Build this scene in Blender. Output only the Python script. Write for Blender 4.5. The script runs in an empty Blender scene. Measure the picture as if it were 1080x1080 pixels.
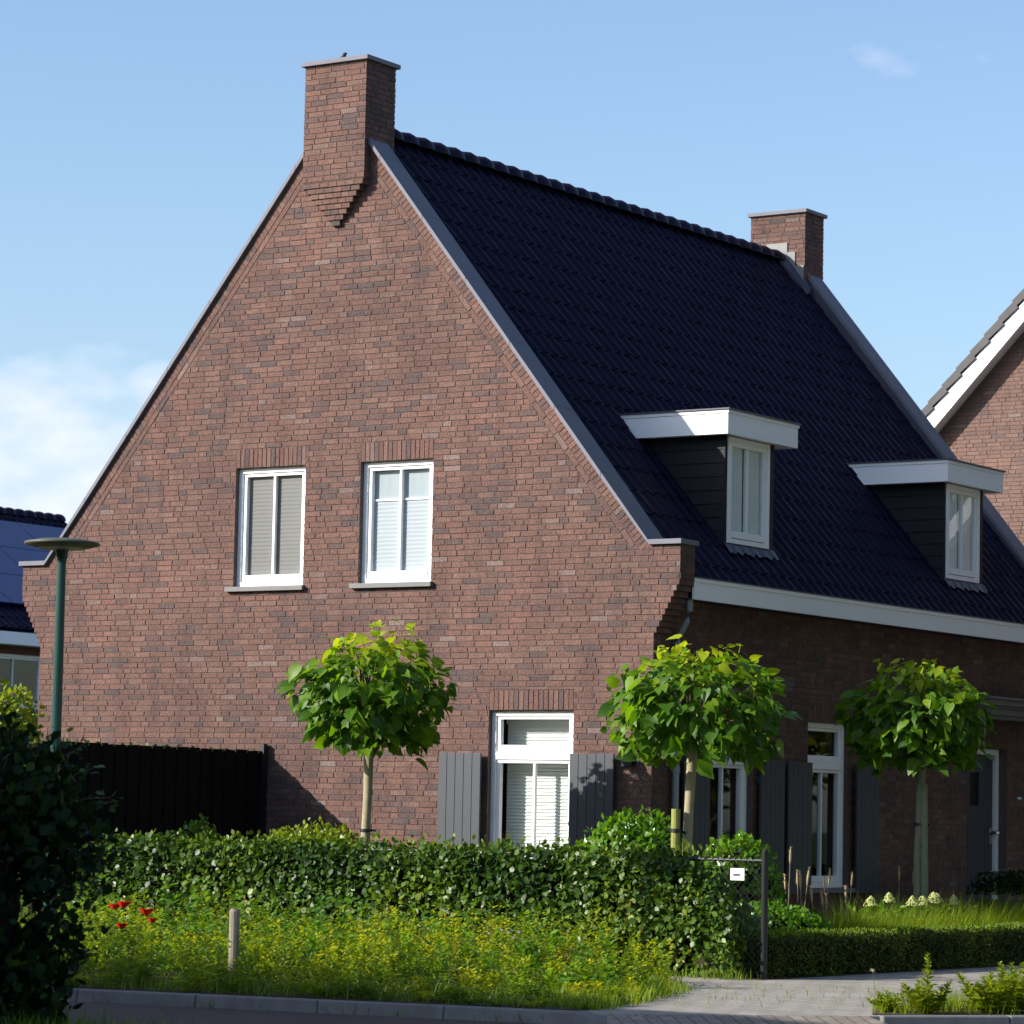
import bpy, math, random
import numpy as np
from mathutils import Vector, Matrix
from mathutils.geometry import tessellate_polygon
random.seed(11)
RNG = np.random.default_rng(5)
C = bpy.context.scene.collection
sc = bpy.context.scene
G = -.25          # garden and pavement level
RD = -.338         # road level

# ------------------------------------------------------------------ materials
def newmat(name):
    m = bpy.data.materials.new(name); m.use_nodes = True
    nt = m.node_tree; nt.nodes.clear()
    out = nt.nodes.new('ShaderNodeOutputMaterial')
    return m, nt, out
def N(nt, typ, **kw):
    n = nt.nodes.new(typ)
    for k, v in kw.items():
        if k in n.inputs.keys(): n.inputs[k].default_value = v
        else: setattr(n, k, v)
    return n
def ramp(nt, fac, stops, interp='LINEAR'):
    r = nt.nodes.new('ShaderNodeValToRGB'); r.color_ramp.interpolation = interp
    el = r.color_ramp.elements
    while len(el) < len(stops): el.new(.5)
    for e, (p, c) in zip(el, stops):
        e.position = p; e.color = (*c, 1)
    nt.links.new(fac, r.inputs['Fac'])
    return r.outputs['Color']
def noise(nt, scale, detail=4, rough=.55, vec=None):
    n = N(nt, 'ShaderNodeTexNoise'); n.inputs['Scale'].default_value = scale
    n.inputs['Detail'].default_value = detail; n.inputs['Roughness'].default_value = rough
    if vec is None:
        tc = N(nt, 'ShaderNodeTexCoord'); vec = tc.outputs['Object']
    nt.links.new(vec, n.inputs['Vector'])
    return n.outputs['Fac']
def mix(nt, fac, a, b, typ='MIX'):
    n = nt.nodes.new('ShaderNodeMix'); n.data_type = 'RGBA'; n.blend_type = typ
    for s, v in ((n.inputs['Factor'], fac), (n.inputs['A'], a), (n.inputs['B'], b)):
        if hasattr(v, 'is_output'): nt.links.new(v, s)
        else: s.default_value = v if isinstance(v, (int, float)) else (*v, 1)
    return n.outputs['Result']
def bump(nt, h, strength=.3, dist=.01):
    b = N(nt, 'ShaderNodeBump'); b.inputs['Strength'].default_value = strength
    b.inputs['Distance'].default_value = dist; nt.links.new(h, b.inputs['Height'])
    return b.outputs['Normal']
def principled(nt, out, col, rough=.6, spec=.5, metal=0, nrm=None, coat=0):
    p = nt.nodes.new('ShaderNodeBsdfPrincipled')
    if hasattr(col, 'is_output'): nt.links.new(col, p.inputs['Base Color'])
    else: p.inputs['Base Color'].default_value = (*col, 1)
    if hasattr(rough, 'is_output'): nt.links.new(rough, p.inputs['Roughness'])
    else: p.inputs['Roughness'].default_value = rough
    p.inputs['Specular IOR Level'].default_value = spec
    p.inputs['Metallic'].default_value = metal
    p.inputs['Coat Weight'].default_value = coat
    if nrm is not None: nt.links.new(nrm, p.inputs['Normal'])
    nt.links.new(p.outputs[0], out.inputs['Surface'])
    return p
def rnd(nt):
    a = N(nt, 'ShaderNodeAttribute'); a.attribute_name = 'rnd'
    return a.outputs['Fac']
def plain(name, col, rough=.6, spec=.5, metal=0, var=.12, scale=6, bmp=.05, coat=0):
    m, nt, out = newmat(name)
    f = noise(nt, scale, 5)
    c = mix(nt, f, tuple(x*(1-var) for x in col), tuple(min(1, x*(1+var)) for x in col))
    f2 = noise(nt, scale*12, 3)
    principled(nt, out, c, rough, spec, metal, bump(nt, f2, bmp, .005), coat)
    return m
def brick_mat(name, pale=0., dark=1.):
    m, nt, out = newmat(name)
    k = lambda r, g, b: (r*dark*.65, g*dark*.765, b*dark*.83)
    c = ramp(nt, rnd(nt), [(0, k(.175, .115, .105)), (.12, k(.20, .12, .104)), (.25, k(.235, .125, .100)), (.45, k(.275, .138, .105)),
                           (.62, k(.255, .135, .108)), (.78, k(.305, .155, .118)), (.90, k(.29, .165, .13)), (1, k(.33, .22, .185))])
    f = noise(nt, 9, 6, .7); c = mix(nt, f, c, (.78, .72, .70), 'MULTIPLY')
    g = noise(nt, 60, 5, .7)
    g2 = ramp(nt, g, [(.3, (.55, .52, .54)), (.5, (1, 1, 1)), (.72, (1.32, 1.28, 1.22))])
    c = mix(nt, 1., c, g2, 'MULTIPLY')
    w = noise(nt, .7, 6, .65)
    c = mix(nt, 1., c, ramp(nt, w, [(.3, (.74, .77, .80)), (.5, (1, 1, 1)), (.7, (1.18, 1.10, 1.06))]), 'MULTIPLY')
    tc = N(nt, 'ShaderNodeTexCoord'); mp = N(nt, 'ShaderNodeMapping'); nt.links.new(tc.outputs['Object'], mp.inputs[0]); mp.inputs['Scale'].default_value = (4.5, 4.5, .45)
    st = noise(nt, 1., 5, .6, mp.outputs[0])
    c = mix(nt, 1., c, ramp(nt, st, [(.34, (.84, .85, .87)), (.5, (1, 1, 1)), (.68, (1.10, 1.08, 1.07))]), 'MULTIPLY')
    if pale: c = mix(nt, pale, c, (.45, .33, .28))
    principled(nt, out, c, .9, .15, nrm=bump(nt, g, .9, .012))
    return m
def mortar_mat(name, col=(.118, .093, .084)):
    m, nt, out = newmat(name)
    f = noise(nt, 30, 5, .7)
    c = mix(nt, f, tuple(x*.7 for x in col), tuple(x*1.25 for x in col))
    principled(nt, out, c, .95, .1, nrm=bump(nt, f, .5, .01))
    return m
def tile_mat():
    m, nt, out = newmat('glazed_tile')
    f = noise(nt, 1.3, 5, .6)
    c = mix(nt, f, (.0058, .0034, .0150), (.0100, .0060, .0245))
    f3 = noise(nt, 5, 3)
    r = ramp(nt, f3, [(.3, (.42,)*3), (.7, (.55,)*3)])
    principled(nt, out, c, r, .12, nrm=bump(nt, noise(nt, 40, 3), .08, .004))
    return m
def leaf_mat(name, stops, trans=.35, rough=.38, spec=.5, tcol=1.5):
    m, nt, out = newmat(name)
    c = ramp(nt, rnd(nt), stops)
    f = noise(nt, 8, 3); c = mix(nt, f, c, (.72, .78, .7), 'MULTIPLY')
    p = nt.nodes.new('ShaderNodeBsdfPrincipled'); nt.links.new(c, p.inputs['Base Color'])
    p.inputs['Roughness'].default_value = rough; p.inputs['Specular IOR Level'].default_value = spec
    t = nt.nodes.new('ShaderNodeBsdfTranslucent')
    tc = mix(nt, 1., c, (1.25*tcol, 1.15*tcol, .55*tcol), 'MULTIPLY'); nt.links.new(tc, t.inputs['Color'])
    ms = nt.nodes.new('ShaderNodeMixShader'); ms.inputs['Fac'].default_value = trans
    nt.links.new(p.outputs[0], ms.inputs[1]); nt.links.new(t.outputs[0], ms.inputs[2])
    nt.links.new(ms.outputs[0], out.inputs['Surface'])
    return m
def glass_mat(name='window_glass', tint=(.9, .95, .95), ior=1.5):
    m, nt, out = newmat(name)
    ge = N(nt, 'ShaderNodeNewGeometry'); dp = N(nt, 'ShaderNodeVectorMath'); dp.operation = 'DOT_PRODUCT'
    nt.links.new(ge.outputs['Normal'], dp.inputs[0]); nt.links.new(ge.outputs['Incoming'], dp.inputs[1])
    def mm(op, a, b=0.):
        n = N(nt, 'ShaderNodeMath'); n.operation = op
        for q, v in ((n.inputs[0], a), (n.inputs[1], b)):
            if hasattr(v, 'is_output'): nt.links.new(v, q)
            else: q.default_value = v
        return n.outputs[0]
    fres = mm('ADD', mm('MULTIPLY', mm('POWER', mm('SUBTRACT', 1., mm('ABSOLUTE', dp.outputs['Value'])), 5.), .94), .055)
    wob = noise(nt, 1.6, 2)
    gl = N(nt, 'ShaderNodeBsdfGlossy'); gl.inputs['Roughness'].default_value = .015
    nt.links.new(bump(nt, wob, .05, .02), gl.inputs['Normal'])
    tr = N(nt, 'ShaderNodeBsdfTransparent'); tr.inputs['Color'].default_value = (*tint, 1)
    ms = N(nt, 'ShaderNodeMixShader')
    nt.links.new(fres, ms.inputs['Fac'])
    nt.links.new(tr.outputs[0], ms.inputs[1]); nt.links.new(gl.outputs[0], ms.inputs[2])
    nt.links.new(ms.outputs[0], out.inputs['Surface'])
    return m
M = {}
M['brick'] = brick_mat('red_brown_brick')
M['brick2'] = brick_mat('neighbour_brick', .12)
M['mortar'] = mortar_mat('grey_mortar')
M['tile'] = tile_mat()
M['white'] = plain('white_paint', (.86, .87, .88), .42, .5, var=.03, bmp=.03)
M['trim'] = plain('white_trim_board', (.86, .88, .90), .5, .5, var=.05, scale=2, bmp=.05)
M['stone'] = plain('grey_coping_stone', (.165, .165, .195), .75, .3, var=.14, scale=3, bmp=.3)
M['sill'] = plain('grey_sill_stone', (.15, .147, .145), .6, .4, var=.12, bmp=.2)
M['shutter'] = plain('grey_shutter_paint', (.044, .051, .060), .5, .4, var=.06, bmp=.05)
M['cladding'] = plain('black_cladding', (.008, .008, .012), .6, .3, var=.2, bmp=.1)
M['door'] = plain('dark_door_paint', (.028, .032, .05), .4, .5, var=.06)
M['lead'] = plain('lead_flashing', (.050, .053, .075), .5, .5, var=.2, scale=9, bmp=.3)
M['zinc'] = plain('zinc_pipe', (.24, .27, .30), .42, .5, .5, var=.15, scale=8)
M['pale_flash'] = plain('pale_flashing', (.24, .24, .235), .7, .3, var=.12, scale=9, bmp=.2)
M['glass'] = glass_mat()
M['blind'] = plain('white_blind', (.80, .79, .74), .6, .3, var=.02)
M['pleat'] = plain('pleated_blind', (.46, .47, .50), .8, .2, var=.03)
M['pleat2'] = plain('taupe_blind', (.235, .215, .205), .8, .2, var=.05)
M['curtain'] = plain('pale_curtain', (.82, .83, .84), .85, .2, var=.05)
M['voile'] = plain('grey_voile', (.40, .42, .45), .85, .2, var=.05)
M['inside'] = plain('dim_room', (.03, .03, .03), .9, .1, var=.2)
M['black'] = plain('black_plastic', (.012, .012, .013), .45, .5, var=.1)
M['chrome'] = plain('steel', (.5, .5, .52), .25, .5, 1, var=.05)
M['pole'] = plain('green_pole_paint', (.003, .045, .034), .35, .5, var=.15, scale=4)
M['lamp'] = plain('lamp_housing', (.075, .08, .06), .5, .4, var=.2, scale=10, bmp=.1)
M['lens'] = plain('lamp_lens', (.32, .32, .26), .3, .5, var=.1)
M['fence_metal'] = plain('dark_fence_metal', (.010, .010, .011), .45, .5, .3, var=.25, scale=20)
M['wire'] = plain('wire', (.07, .075, .07), .45, .5, .4, var=.2)
M['post'] = plain('weathered_wood', (.24, .21, .16), .85, .2, var=.3, scale=12, bmp=.5)
M['stake'] = plain('green_stake', (.24, .25, .07), .8, .2, var=.25, scale=9, bmp=.4)
M['bark'] = plain('pale_bark', (.30, .27, .17), .9, .2, var=.3, scale=14, bmp=.6)
M['bark_green'] = plain('green_grey_bark', (.17, .19, .13), .9, .2, var=.3, scale=14, bmp=.6)
M['twig'] = plain('brown_twig', (.10, .075, .045), .9, .2, var=.3, scale=20, bmp=.4)
M['bird'] = plain('dark_feathers', (.02, .02, .025), .7, .3, var=.2, scale=30)
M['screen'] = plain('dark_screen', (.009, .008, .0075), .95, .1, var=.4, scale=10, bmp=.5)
M['poppy'] = plain('poppy_petal', (.62, .025, .008), .6, .2, var=.2, scale=40)
M['petal'] = plain('white_petal', (.78, .78, .72), .7, .2, var=.08, scale=40)
M['yellow'] = plain('yellow_centre', (.6, .4, .02), .8, .2)
M['cream'] = plain('cream_bloom', (.46, .50, .18), .8, .2, var=.25, scale=60, bmp=.6)
M['spike'] = plain('straw_seed_head', (.42, .32, .19), .9, .1, var=.3, scale=50, bmp=.6)
M['pot'] = plain('dark_planter', (.03, .032, .04), .6, .4, var=.15)
M['sign'] = plain('sign_white', (.80, .80, .80), .4, .5, var=.03)
M['grey_tile'] = plain('grey_concrete_tile', (.10, .095, .10), .85, .3, var=.2, scale=6, bmp=.3)
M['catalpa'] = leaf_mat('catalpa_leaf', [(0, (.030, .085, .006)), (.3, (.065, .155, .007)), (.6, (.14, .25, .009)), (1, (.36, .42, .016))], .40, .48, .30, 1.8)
M['hedge'] = leaf_mat('hornbeam_leaf', [(0, (.020, .055, .006)), (.45, (.055, .12, .009)), (.8, (.13, .20, .013)), (.97, (.22, .27, .025)), (1, (.25, .09, .02))], .28, .42, .35)
M['box'] = leaf_mat('box_leaf', [(0, (.02, .036, .004)), (.6, (.045, .07, .005)), (1, (.17, .20, .010))], .25, .5, .3)
M['weed'] = leaf_mat('weed_leaf', [(0, (.030, .080, .006)), (.35, (.115, .205, .008)), (.75, (.25, .33, .010)), (1, (.46, .46, .012))], .40, .5, .3)
M['dry'] = leaf_mat('dry_leaf', [(0, (.10, .055, .02)), (.6, (.20, .12, .04)), (1, (.34, .25, .10))], .3, .6, .2)
M['grass'] = leaf_mat('grass_blade', [(0, (.05, .12, .010)), (.5, (.13, .22, .016)), (.85, (.24, .32, .025)), (1, (.32, .30, .10))], .35, .45, .3)
M['lime'] = leaf_mat('lime_grass_blade', [(0, (.09, .16, .010)), (.5, (.18, .26, .014)), (1, (.32, .36, .03))], .45, .5, .2)
M['laurel'] = leaf_mat('bright_shrub_leaf', [(0, (.04, .12, .008)), (.5, (.09, .22, .012)), (1, (.20, .34, .02))], .35, .32, .5)
M['euonymus'] = leaf_mat('yellow_shrub_leaf', [(0, (.09, .15, .008)), (.5, (.20, .27, .012)), (1, (.36, .38, .02))], .35, .4, .4)
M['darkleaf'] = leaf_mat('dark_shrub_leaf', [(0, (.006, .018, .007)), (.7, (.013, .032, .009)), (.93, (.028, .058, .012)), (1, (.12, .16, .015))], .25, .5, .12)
M['ivy'] = leaf_mat('ivy_leaf', [(0, (.02, .05, .012)), (.7, (.05, .10, .02)), (1, (.14, .22, .03))], .2, .4, .4)
M['far_leaf'] = leaf_mat('distant_tree_leaf', [(0, (.03, .055, .006)), (.5, (.085, .115, .010)), (1, (.20, .18, .015))], .3, .5, .2)
def solar_mat():
    m, nt, out = newmat('solar_panel')
    tc = N(nt, 'ShaderNodeTexCoord')
    principled(nt, out, mix(nt, noise(nt, 3, 3), (.006, .008, .085), (.010, .012, .12)), .22, .6)
    return m
M['solar'] = solar_mat()
def proc_brick(name, axes):
    m, nt, out = newmat(name)
    tc = N(nt, 'ShaderNodeTexCoord'); sp = N(nt, 'ShaderNodeSeparateXYZ'); nt.links.new(tc.outputs['Object'], sp.inputs[0])
    cb = N(nt, 'ShaderNodeCombineXYZ')
    nt.links.new(sp.outputs[axes], cb.inputs[0]); nt.links.new(sp.outputs['Z'], cb.inputs[1])
    b = N(nt, 'ShaderNodeTexBrick'); nt.links.new(cb.outputs[0], b.inputs['Vector'])
    b.inputs['Scale'].default_value = 1; b.inputs['Brick Width'].default_value = .22; b.inputs['Row Height'].default_value = .06
    b.inputs['Mortar Size'].default_value = .006
    b.inputs['Color1'].default_value = (.20, .10, .075, 1); b.inputs['Color2'].default_value = (.13, .075, .062, 1)
    b.inputs['Mortar'].default_value = (.10, .085, .075, 1)
    c = mix(nt, noise(nt, 8, 5), b.outputs['Color'], (.75, .7, .7), 'MULTIPLY')
    principled(nt, out, c, .9, .15, nrm=bump(nt, b.outputs['Fac'], -.4, .008))
    return m
M['brick_x'] = proc_brick('brick_courses_x', 'X')
M['brick_y'] = proc_brick('brick_courses_y', 'Y')
def paving(name, c1, c2, mort, w, h, rot=0., msize=.006):
    m, nt, out = newmat(name)
    tc = N(nt, 'ShaderNodeTexCoord'); mp = N(nt, 'ShaderNodeMapping'); nt.links.new(tc.outputs['Object'], mp.inputs[0])
    mp.inputs['Rotation'].default_value = (0, 0, rot)
    b = N(nt, 'ShaderNodeTexBrick'); nt.links.new(mp.outputs[0], b.inputs['Vector'])
    b.inputs['Scale'].default_value = 1; b.inputs['Brick Width'].default_value = w; b.inputs['Row Height'].default_value = h
    b.inputs['Mortar Size'].default_value = msize; b.inputs['Color1'].default_value = (*c1, 1); b.inputs['Color2'].default_value = (*c2, 1)
    b.inputs['Mortar'].default_value = (*mort, 1)
    c = mix(nt, noise(nt, 1.2, 6, .7), b.outputs['Color'], (.62, .60, .55), 'MULTIPLY')
    c = mix(nt, 1., c, ramp(nt, noise(nt, 45, 4), [(.3, (.8,)*3), (.7, (1.1,)*3)]), 'MULTIPLY')
    principled(nt, out, c, .9, .2, nrm=bump(nt, b.outputs['Fac'], -.5, .006))
    return m
M['pavers'] = paving('concrete_pavers', (.44, .41, .37), (.36, .34, .31), (.15, .135, .105), .30, .15, .35, .009)
M['drive'] = paving('drive_clinker', (.36, .31, .26), (.27, .235, .20), (.11, .10, .08), .21, .105, .85)
M['road'] = paving('road_clinker', (.13, .085, .078), (.10, .07, .068), (.055, .05, .045), .21, .08, .16)
M['kerb'] = plain('kerb_concrete', (.175, .175, .17), .9, .2, var=.38, scale=7, bmp=.6)
M['soil'] = plain('garden_soil', (.075, .055, .035), .95, .1, var=.4, scale=7, bmp=.8)
M['field'] = plain('grassy_ground', (.06, .085, .025), .95, .1, var=.4, scale=3, bmp=.8)

# ------------------------------------------------------------------ mesh tools
class MB:
    def __init__(s): s.v = []; s.f = []; s.r = []
    def add(s, vs, fs, r=.5):
        o = len(s.v); s.v += [tuple(v) for v in vs]
        for f in fs: s.f.append(tuple(i+o for i in f)); s.r.append(r)
    def hexa(s, p, r=.5):   # p: 8 points, 0-3 bottom ring, 4-7 top ring
        s.add(p, [(0, 3, 2, 1), (4, 5, 6, 7), (0, 1, 5, 4), (1, 2, 6, 5), (2, 3, 7, 6), (3, 0, 4, 7)], r)
    def box(s, x0, x1, y0, y1, z0, z1, r=.5):
        s.hexa([(x0, y0, z0), (x1, y0, z0), (x1, y1, z0), (x0, y1, z0), (x0, y0, z1), (x1, y0, z1), (x1, y1, z1), (x0, y1, z1)], r)
    def tbox(s, T, u0, u1, z0, z1, w0, w1, r=.5):
        s.hexa([T(u0, z0, w1), T(u1, z0, w1), T(u1, z0, w0), T(u0, z0, w0), T(u0, z1, w1), T(u1, z1, w1), T(u1, z1, w0), T(u0, z1, w0)], r)
    def prism(s, outer, holes, T, w0, w1, reveal=True):
        loops = [[Vector((a, b, 0)) for a, b in outer]] + [[Vector((a, b, 0)) for a, b in h] for h in holes]
        tris = tessellate_polygon(loops)
        flat = [p for l in loops for p in l]; n = len(flat)
        fs = []
        for a, b, c in tris:
            if (flat[b]-flat[a]).cross(flat[c]-flat[a]).z < 0: a, c = c, a
            fs.append((a, b, c)); fs.append((c+n, b+n, a+n))
        o = 0
        for l in loops:
            k = len(l)
            for i in range(k):
                j = (i+1) % k; fs.append((o+j, o+i, o+i+n, o+j+n))
            o += k
        s.add([T(p.x, p.y, w1) for p in flat] + [T(p.x, p.y, w0) for p in flat], fs)
    def tube(s, pts, rad, n=8, caps=True, r=.5):
        pts = [Vector(p) for p in pts]
        if not hasattr(rad, '__len__'): rad = [rad]*len(pts)
        vs = []; fs = []
        up = Vector((0, 0, 1))
        for i, p in enumerate(pts):
            d = (pts[min(i+1, len(pts)-1)] - pts[max(i-1, 0)]).normalized()
            a = d.cross(up if abs(d.z) < .95 else Vector((1, 0, 0))).normalized(); b = d.cross(a)
            for k in range(n):
                t = 2*math.pi*k/n; vs.append(p + (a*math.cos(t)+b*math.sin(t))*rad[i])
        for i in range(len(pts)-1):
            for k in range(n):
                k2 = (k+1) % n; fs.append((i*n+k, i*n+k2, (i+1)*n+k2, (i+1)*n+k))
        if caps:
            fs.append(tuple(range(n))[::-1]); fs.append(tuple((len(pts)-1)*n+k for k in range(n)))
        s.add(vs, fs, r)
    def lathe(s, prof, c, n=24, r=.5):
        vs = [(c[0]+R*math.cos(2*math.pi*k/n), c[1]+R*math.sin(2*math.pi*k/n), c[2]+z) for R, z in prof for k in range(n)]
        fs = [(i*n+k, i*n+(k+1) % n, (i+1)*n+(k+1) % n, (i+1)*n+k) for i in range(len(prof)-1) for k in range(n)]
        s.add(vs, fs, r)
    def build(s, name, mat, parent=None, smooth=False, bevel=0, loc=None):
        me = bpy.data.meshes.new(name); me.from_pydata(s.v, [], s.f); me.update()
        at = me.attributes.new('rnd', 'FLOAT', 'FACE'); at.data.foreach_set('value', s.r)
        me.materials.append(mat)
        if smooth: me.polygons.foreach_set('use_smooth', [True]*len(me.polygons))
        o = bpy.data.objects.new(name, me); C.objects.link(o)
        if parent is not None:
            o.parent = parent; o.matrix_parent_inverse = parent_inv(parent)
        if bevel:
            b = o.modifiers.new('bevel', 'BEVEL'); b.width = bevel; b.segments = 2; b.limit_method = 'ANGLE'
        return o
def world_loc(o):
    v = Vector((0, 0, 0))
    if o.parent is None: return o.location.copy()
    return v + o.location
ROOTLOC = {}
def parent_inv(p):
    r = p
    while r.parent is not None: r = r.parent
    return Matrix.Translation(-Vector(ROOTLOC.get(r.name, (0, 0, 0)))) if p == r else Matrix.Identity(4)
def tag(o, label=None, cat=None, group=None, kind=None):
    if label: o['label'] = label
    if cat: o['category'] = cat
    if group: o['group'] = group
    if kind: o['kind'] = kind
    return o
def thing(name, loc, label, cat, group=None):
    o = bpy.data.objects.new(name, None); C.objects.link(o); o.location = loc
    o.empty_display_size = .3
    ROOTLOC[o.name] = tuple(loc)
    return tag(o, label, cat, group)

# leaf clouds -------------------------------------------------------
LEAF = (np.array([(0, 0, 0), (-.32, .42, .07), (0, 1, -.05), (.32, .42, .07)]), [(0, 3, 2), (0, 2, 1)])
OVAL = (np.array([(0, 0, 0), (-.30, .25, .06), (-.34, .6, .06), (0, 1, -.04), (.34, .6, .06), (.30, .25, .06), (0, .45, 0)]),
        [(0, 5, 6), (5, 4, 6), (4, 3, 6), (6, 3, 2), (6, 2, 1), (6, 1, 0)])
HEART = (np.array([(0, 0, 0), (-.24, -.10, .05), (-.46, .14, .09), (-.42, .48, .03), (-.2, .78, -.08), (0, 1.05, -.24),
                   (.2, .78, -.08), (.42, .48, .03), (.46, .14, .09), (.24, -.10, .05), (0, .3, 0), (0, .65, -.07)]),
         [(0, 9, 10), (9, 8, 10), (8, 7, 10), (7, 11, 10), (7, 6, 11), (6, 5, 11), (5, 4, 11), (4, 3, 11), (3, 10, 11), (3, 2, 10), (2, 1, 10), (1, 0, 10)])
BLADE = (np.array([(-.5, 0, 0), (.5, 0, 0), (-.4, .5, .10), (.4, .5, .10), (0, 1, .32)]), [(0, 1, 3, 2), (2, 3, 4)])
def norm(a): return a/np.maximum(np.linalg.norm(a, axis=-1, keepdims=True), 1e-9)
def cloud(name, tmpl, pos, nrm, tip, size, mat, parent=None, width=None, rv=None):
    tv, tf = tmpl; n = len(pos)
    tip = norm(tip); x = norm(np.cross(tip, nrm)); z = np.cross(x, tip)
    size = np.broadcast_to(size, (n,)); wd = size if width is None else np.broadcast_to(width, (n,))
    V = pos[:, None, :] + tv[None, :, 0:1]*x[:, None, :]*wd[:, None, None] + tv[None, :, 1:2]*tip[:, None, :]*size[:, None, None] + tv[None, :, 2:3]*z[:, None, :]*size[:, None, None]
    V = V.reshape(-1, 3); k = len(tv)
    if rv is None: rv = RNG.random(n)
    lens = np.tile([len(f) for f in tf], n); idx = np.concatenate([np.array(f) for f in tf])
    loops = (idx[None, :] + (np.arange(n)*k)[:, None]).ravel()
    me = bpy.data.meshes.new(name)
    me.vertices.add(len(V)); me.vertices.foreach_set('co', V.astype(np.float32).ravel())
    me.loops.add(len(loops)); me.loops.foreach_set('vertex_index', loops.astype(np.int32))
    me.polygons.add(len(lens)); st = np.concatenate([[0], np.cumsum(lens)[:-1]])
    me.polygons.foreach_set('loop_start', st.astype(np.int32)); me.polygons.foreach_set('loop_total', lens.astype(np.int32))
    me.update(calc_edges=True)
    me.polygons.foreach_set('use_smooth', np.ones(len(lens), bool))
    at = me.attributes.new('rnd', 'FLOAT', 'FACE'); at.data.foreach_set('value', np.repeat(rv, len(tf)).astype(np.float32))
    me.materials.append(mat)
    o = bpy.data.objects.new(name, me); C.objects.link(o)
    if parent is not None: o.parent = parent; o.matrix_parent_inverse = parent_inv(parent)
    return o
def rdir(n):
    v = RNG.normal(size=(n, 3)); return norm(v)
def fbm(p, s, seed=0):
    q = p*s + seed*7.3
    return (np.sin(q[:, 0]*1.7+np.sin(q[:, 1]*2.1)*1.3)+np.sin(q[:, 1]*2.3+np.sin(q[:, 2]*1.9)*1.4)+np.sin(q[:, 2]*2.0+np.sin(q[:, 0]*1.6)*1.2))/3

# ------------------------------------------------------------------ bricks
def brick(mb, T, ub0, ub1, ut0, ut1, z0, z1, r, proud=.008, back=-.003):
    j = lambda a: random.uniform(-a, a)
    w = proud*.75+random.uniform(-.0015, .002)
    e = .0018
    fr = [T(ub0+j(e), z0+j(e), w+j(.001)), T(ub1+j(e), z0+j(e), w+j(.001)), T(ut1+j(e), z1+j(e), w+j(.001)), T(ut0+j(e), z1+j(e), w+j(.001))]
    bk = [T(ub0, z0, back), T(ub1, z0, back), T(ut1, z1, back), T(ut0, z1, back)]
    mb.add(fr+bk, [(0, 1, 2, 3), (4, 5, 1, 0), (5, 6, 2, 1), (6, 7, 3, 2), (7, 4, 0, 3)], r)
def rbrick():
    x = random.random()
    if x < .16: return random.uniform(0, .2)
    if x > .97: return random.uniform(.9, 1)
    return random.uniform(.2, .9)
def course(mb, T, L, R, z0, z1, holes, blen=.22, jt=.005, proud=.008):
    zl, zh = z0+jt, z1-jt
    lb, lt, rb, rt = L(z0+.01), L(z1-.01), R(z0+.01), R(z1-.01)
    lo, hi = min(lb, lt), max(rb, rt)
    if hi-lo < .05: return
    u = lo - random.uniform(0, blen)
    cuts = []
    n = 0
    while u < hi:
        w = blen*.5 if (random.random() < .2 and n > 0) else blen
        n = 0 if w < blen else n+1
        cuts.append((u, u+w)); u += w
    for a, b in cuts:
        segs = [(a, b, zl, zh)]
        for (h0, h1, k0, k1) in holes:
            ns = []
            for (p, q, s0, s1) in segs:
                if q <= h0 or p >= h1 or s1 <= k0 or s0 >= k1: ns.append((p, q, s0, s1)); continue
                if p < h0-.012: ns.append((p, h0+jt, s0, s1))
                if q > h1+.012: ns.append((h1-jt, q, s0, s1))
                m0, m1 = max(p, h0), min(q, h1)
                if k0-s0 > .012: ns.append((m0-jt, m1+jt, s0, k0-.002))
                if s1-k1 > .012: ns.append((m0-jt, m1+jt, k1+.002, s1))
            segs = ns
        r = rbrick()
        for (p, q, s0, s1) in segs:
            p, q = p+jt, q-jt
            b0, t0, b1, t1 = max(p, lb+jt*.3), max(p, lt+jt*.3), min(q, rb-jt*.3), min(q, rt-jt*.3)
            if b1-b0 < .006 and t1-t0 < .006: continue
            if b1 < b0: b0 = b1 = (b0+b1)/2
            if t1 < t0: t0 = t1 = (t0+t1)/2
            brick(mb, T, b0, b1, t0, t1, s0, s1, r, proud)
def brick_wall(mb, T, L, R, z0, z1, holes=(), proud=.008):
    k0 = math.floor((z0-.003)/.06+.001); k1 = math.ceil((z1-.003)/.06-.001)
    for k in range(k0, k1):
        course(mb, T, L, R, max(z0, .003+k*.06), min(z1, .003+(k+1)*.06), holes, proud=proud)
def soldier(mb, T, u0, u1, z0, z1):
    n = round((u1-u0)/.06); w = (u1-u0)/n
    for i in range(n):
        brick(mb, T, u0+i*w+.005, u0+(i+1)*w-.005, u0+i*w+.005, u0+(i+1)*w-.005, z0+.004, z1-.004, rbrick(), .008)

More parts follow.
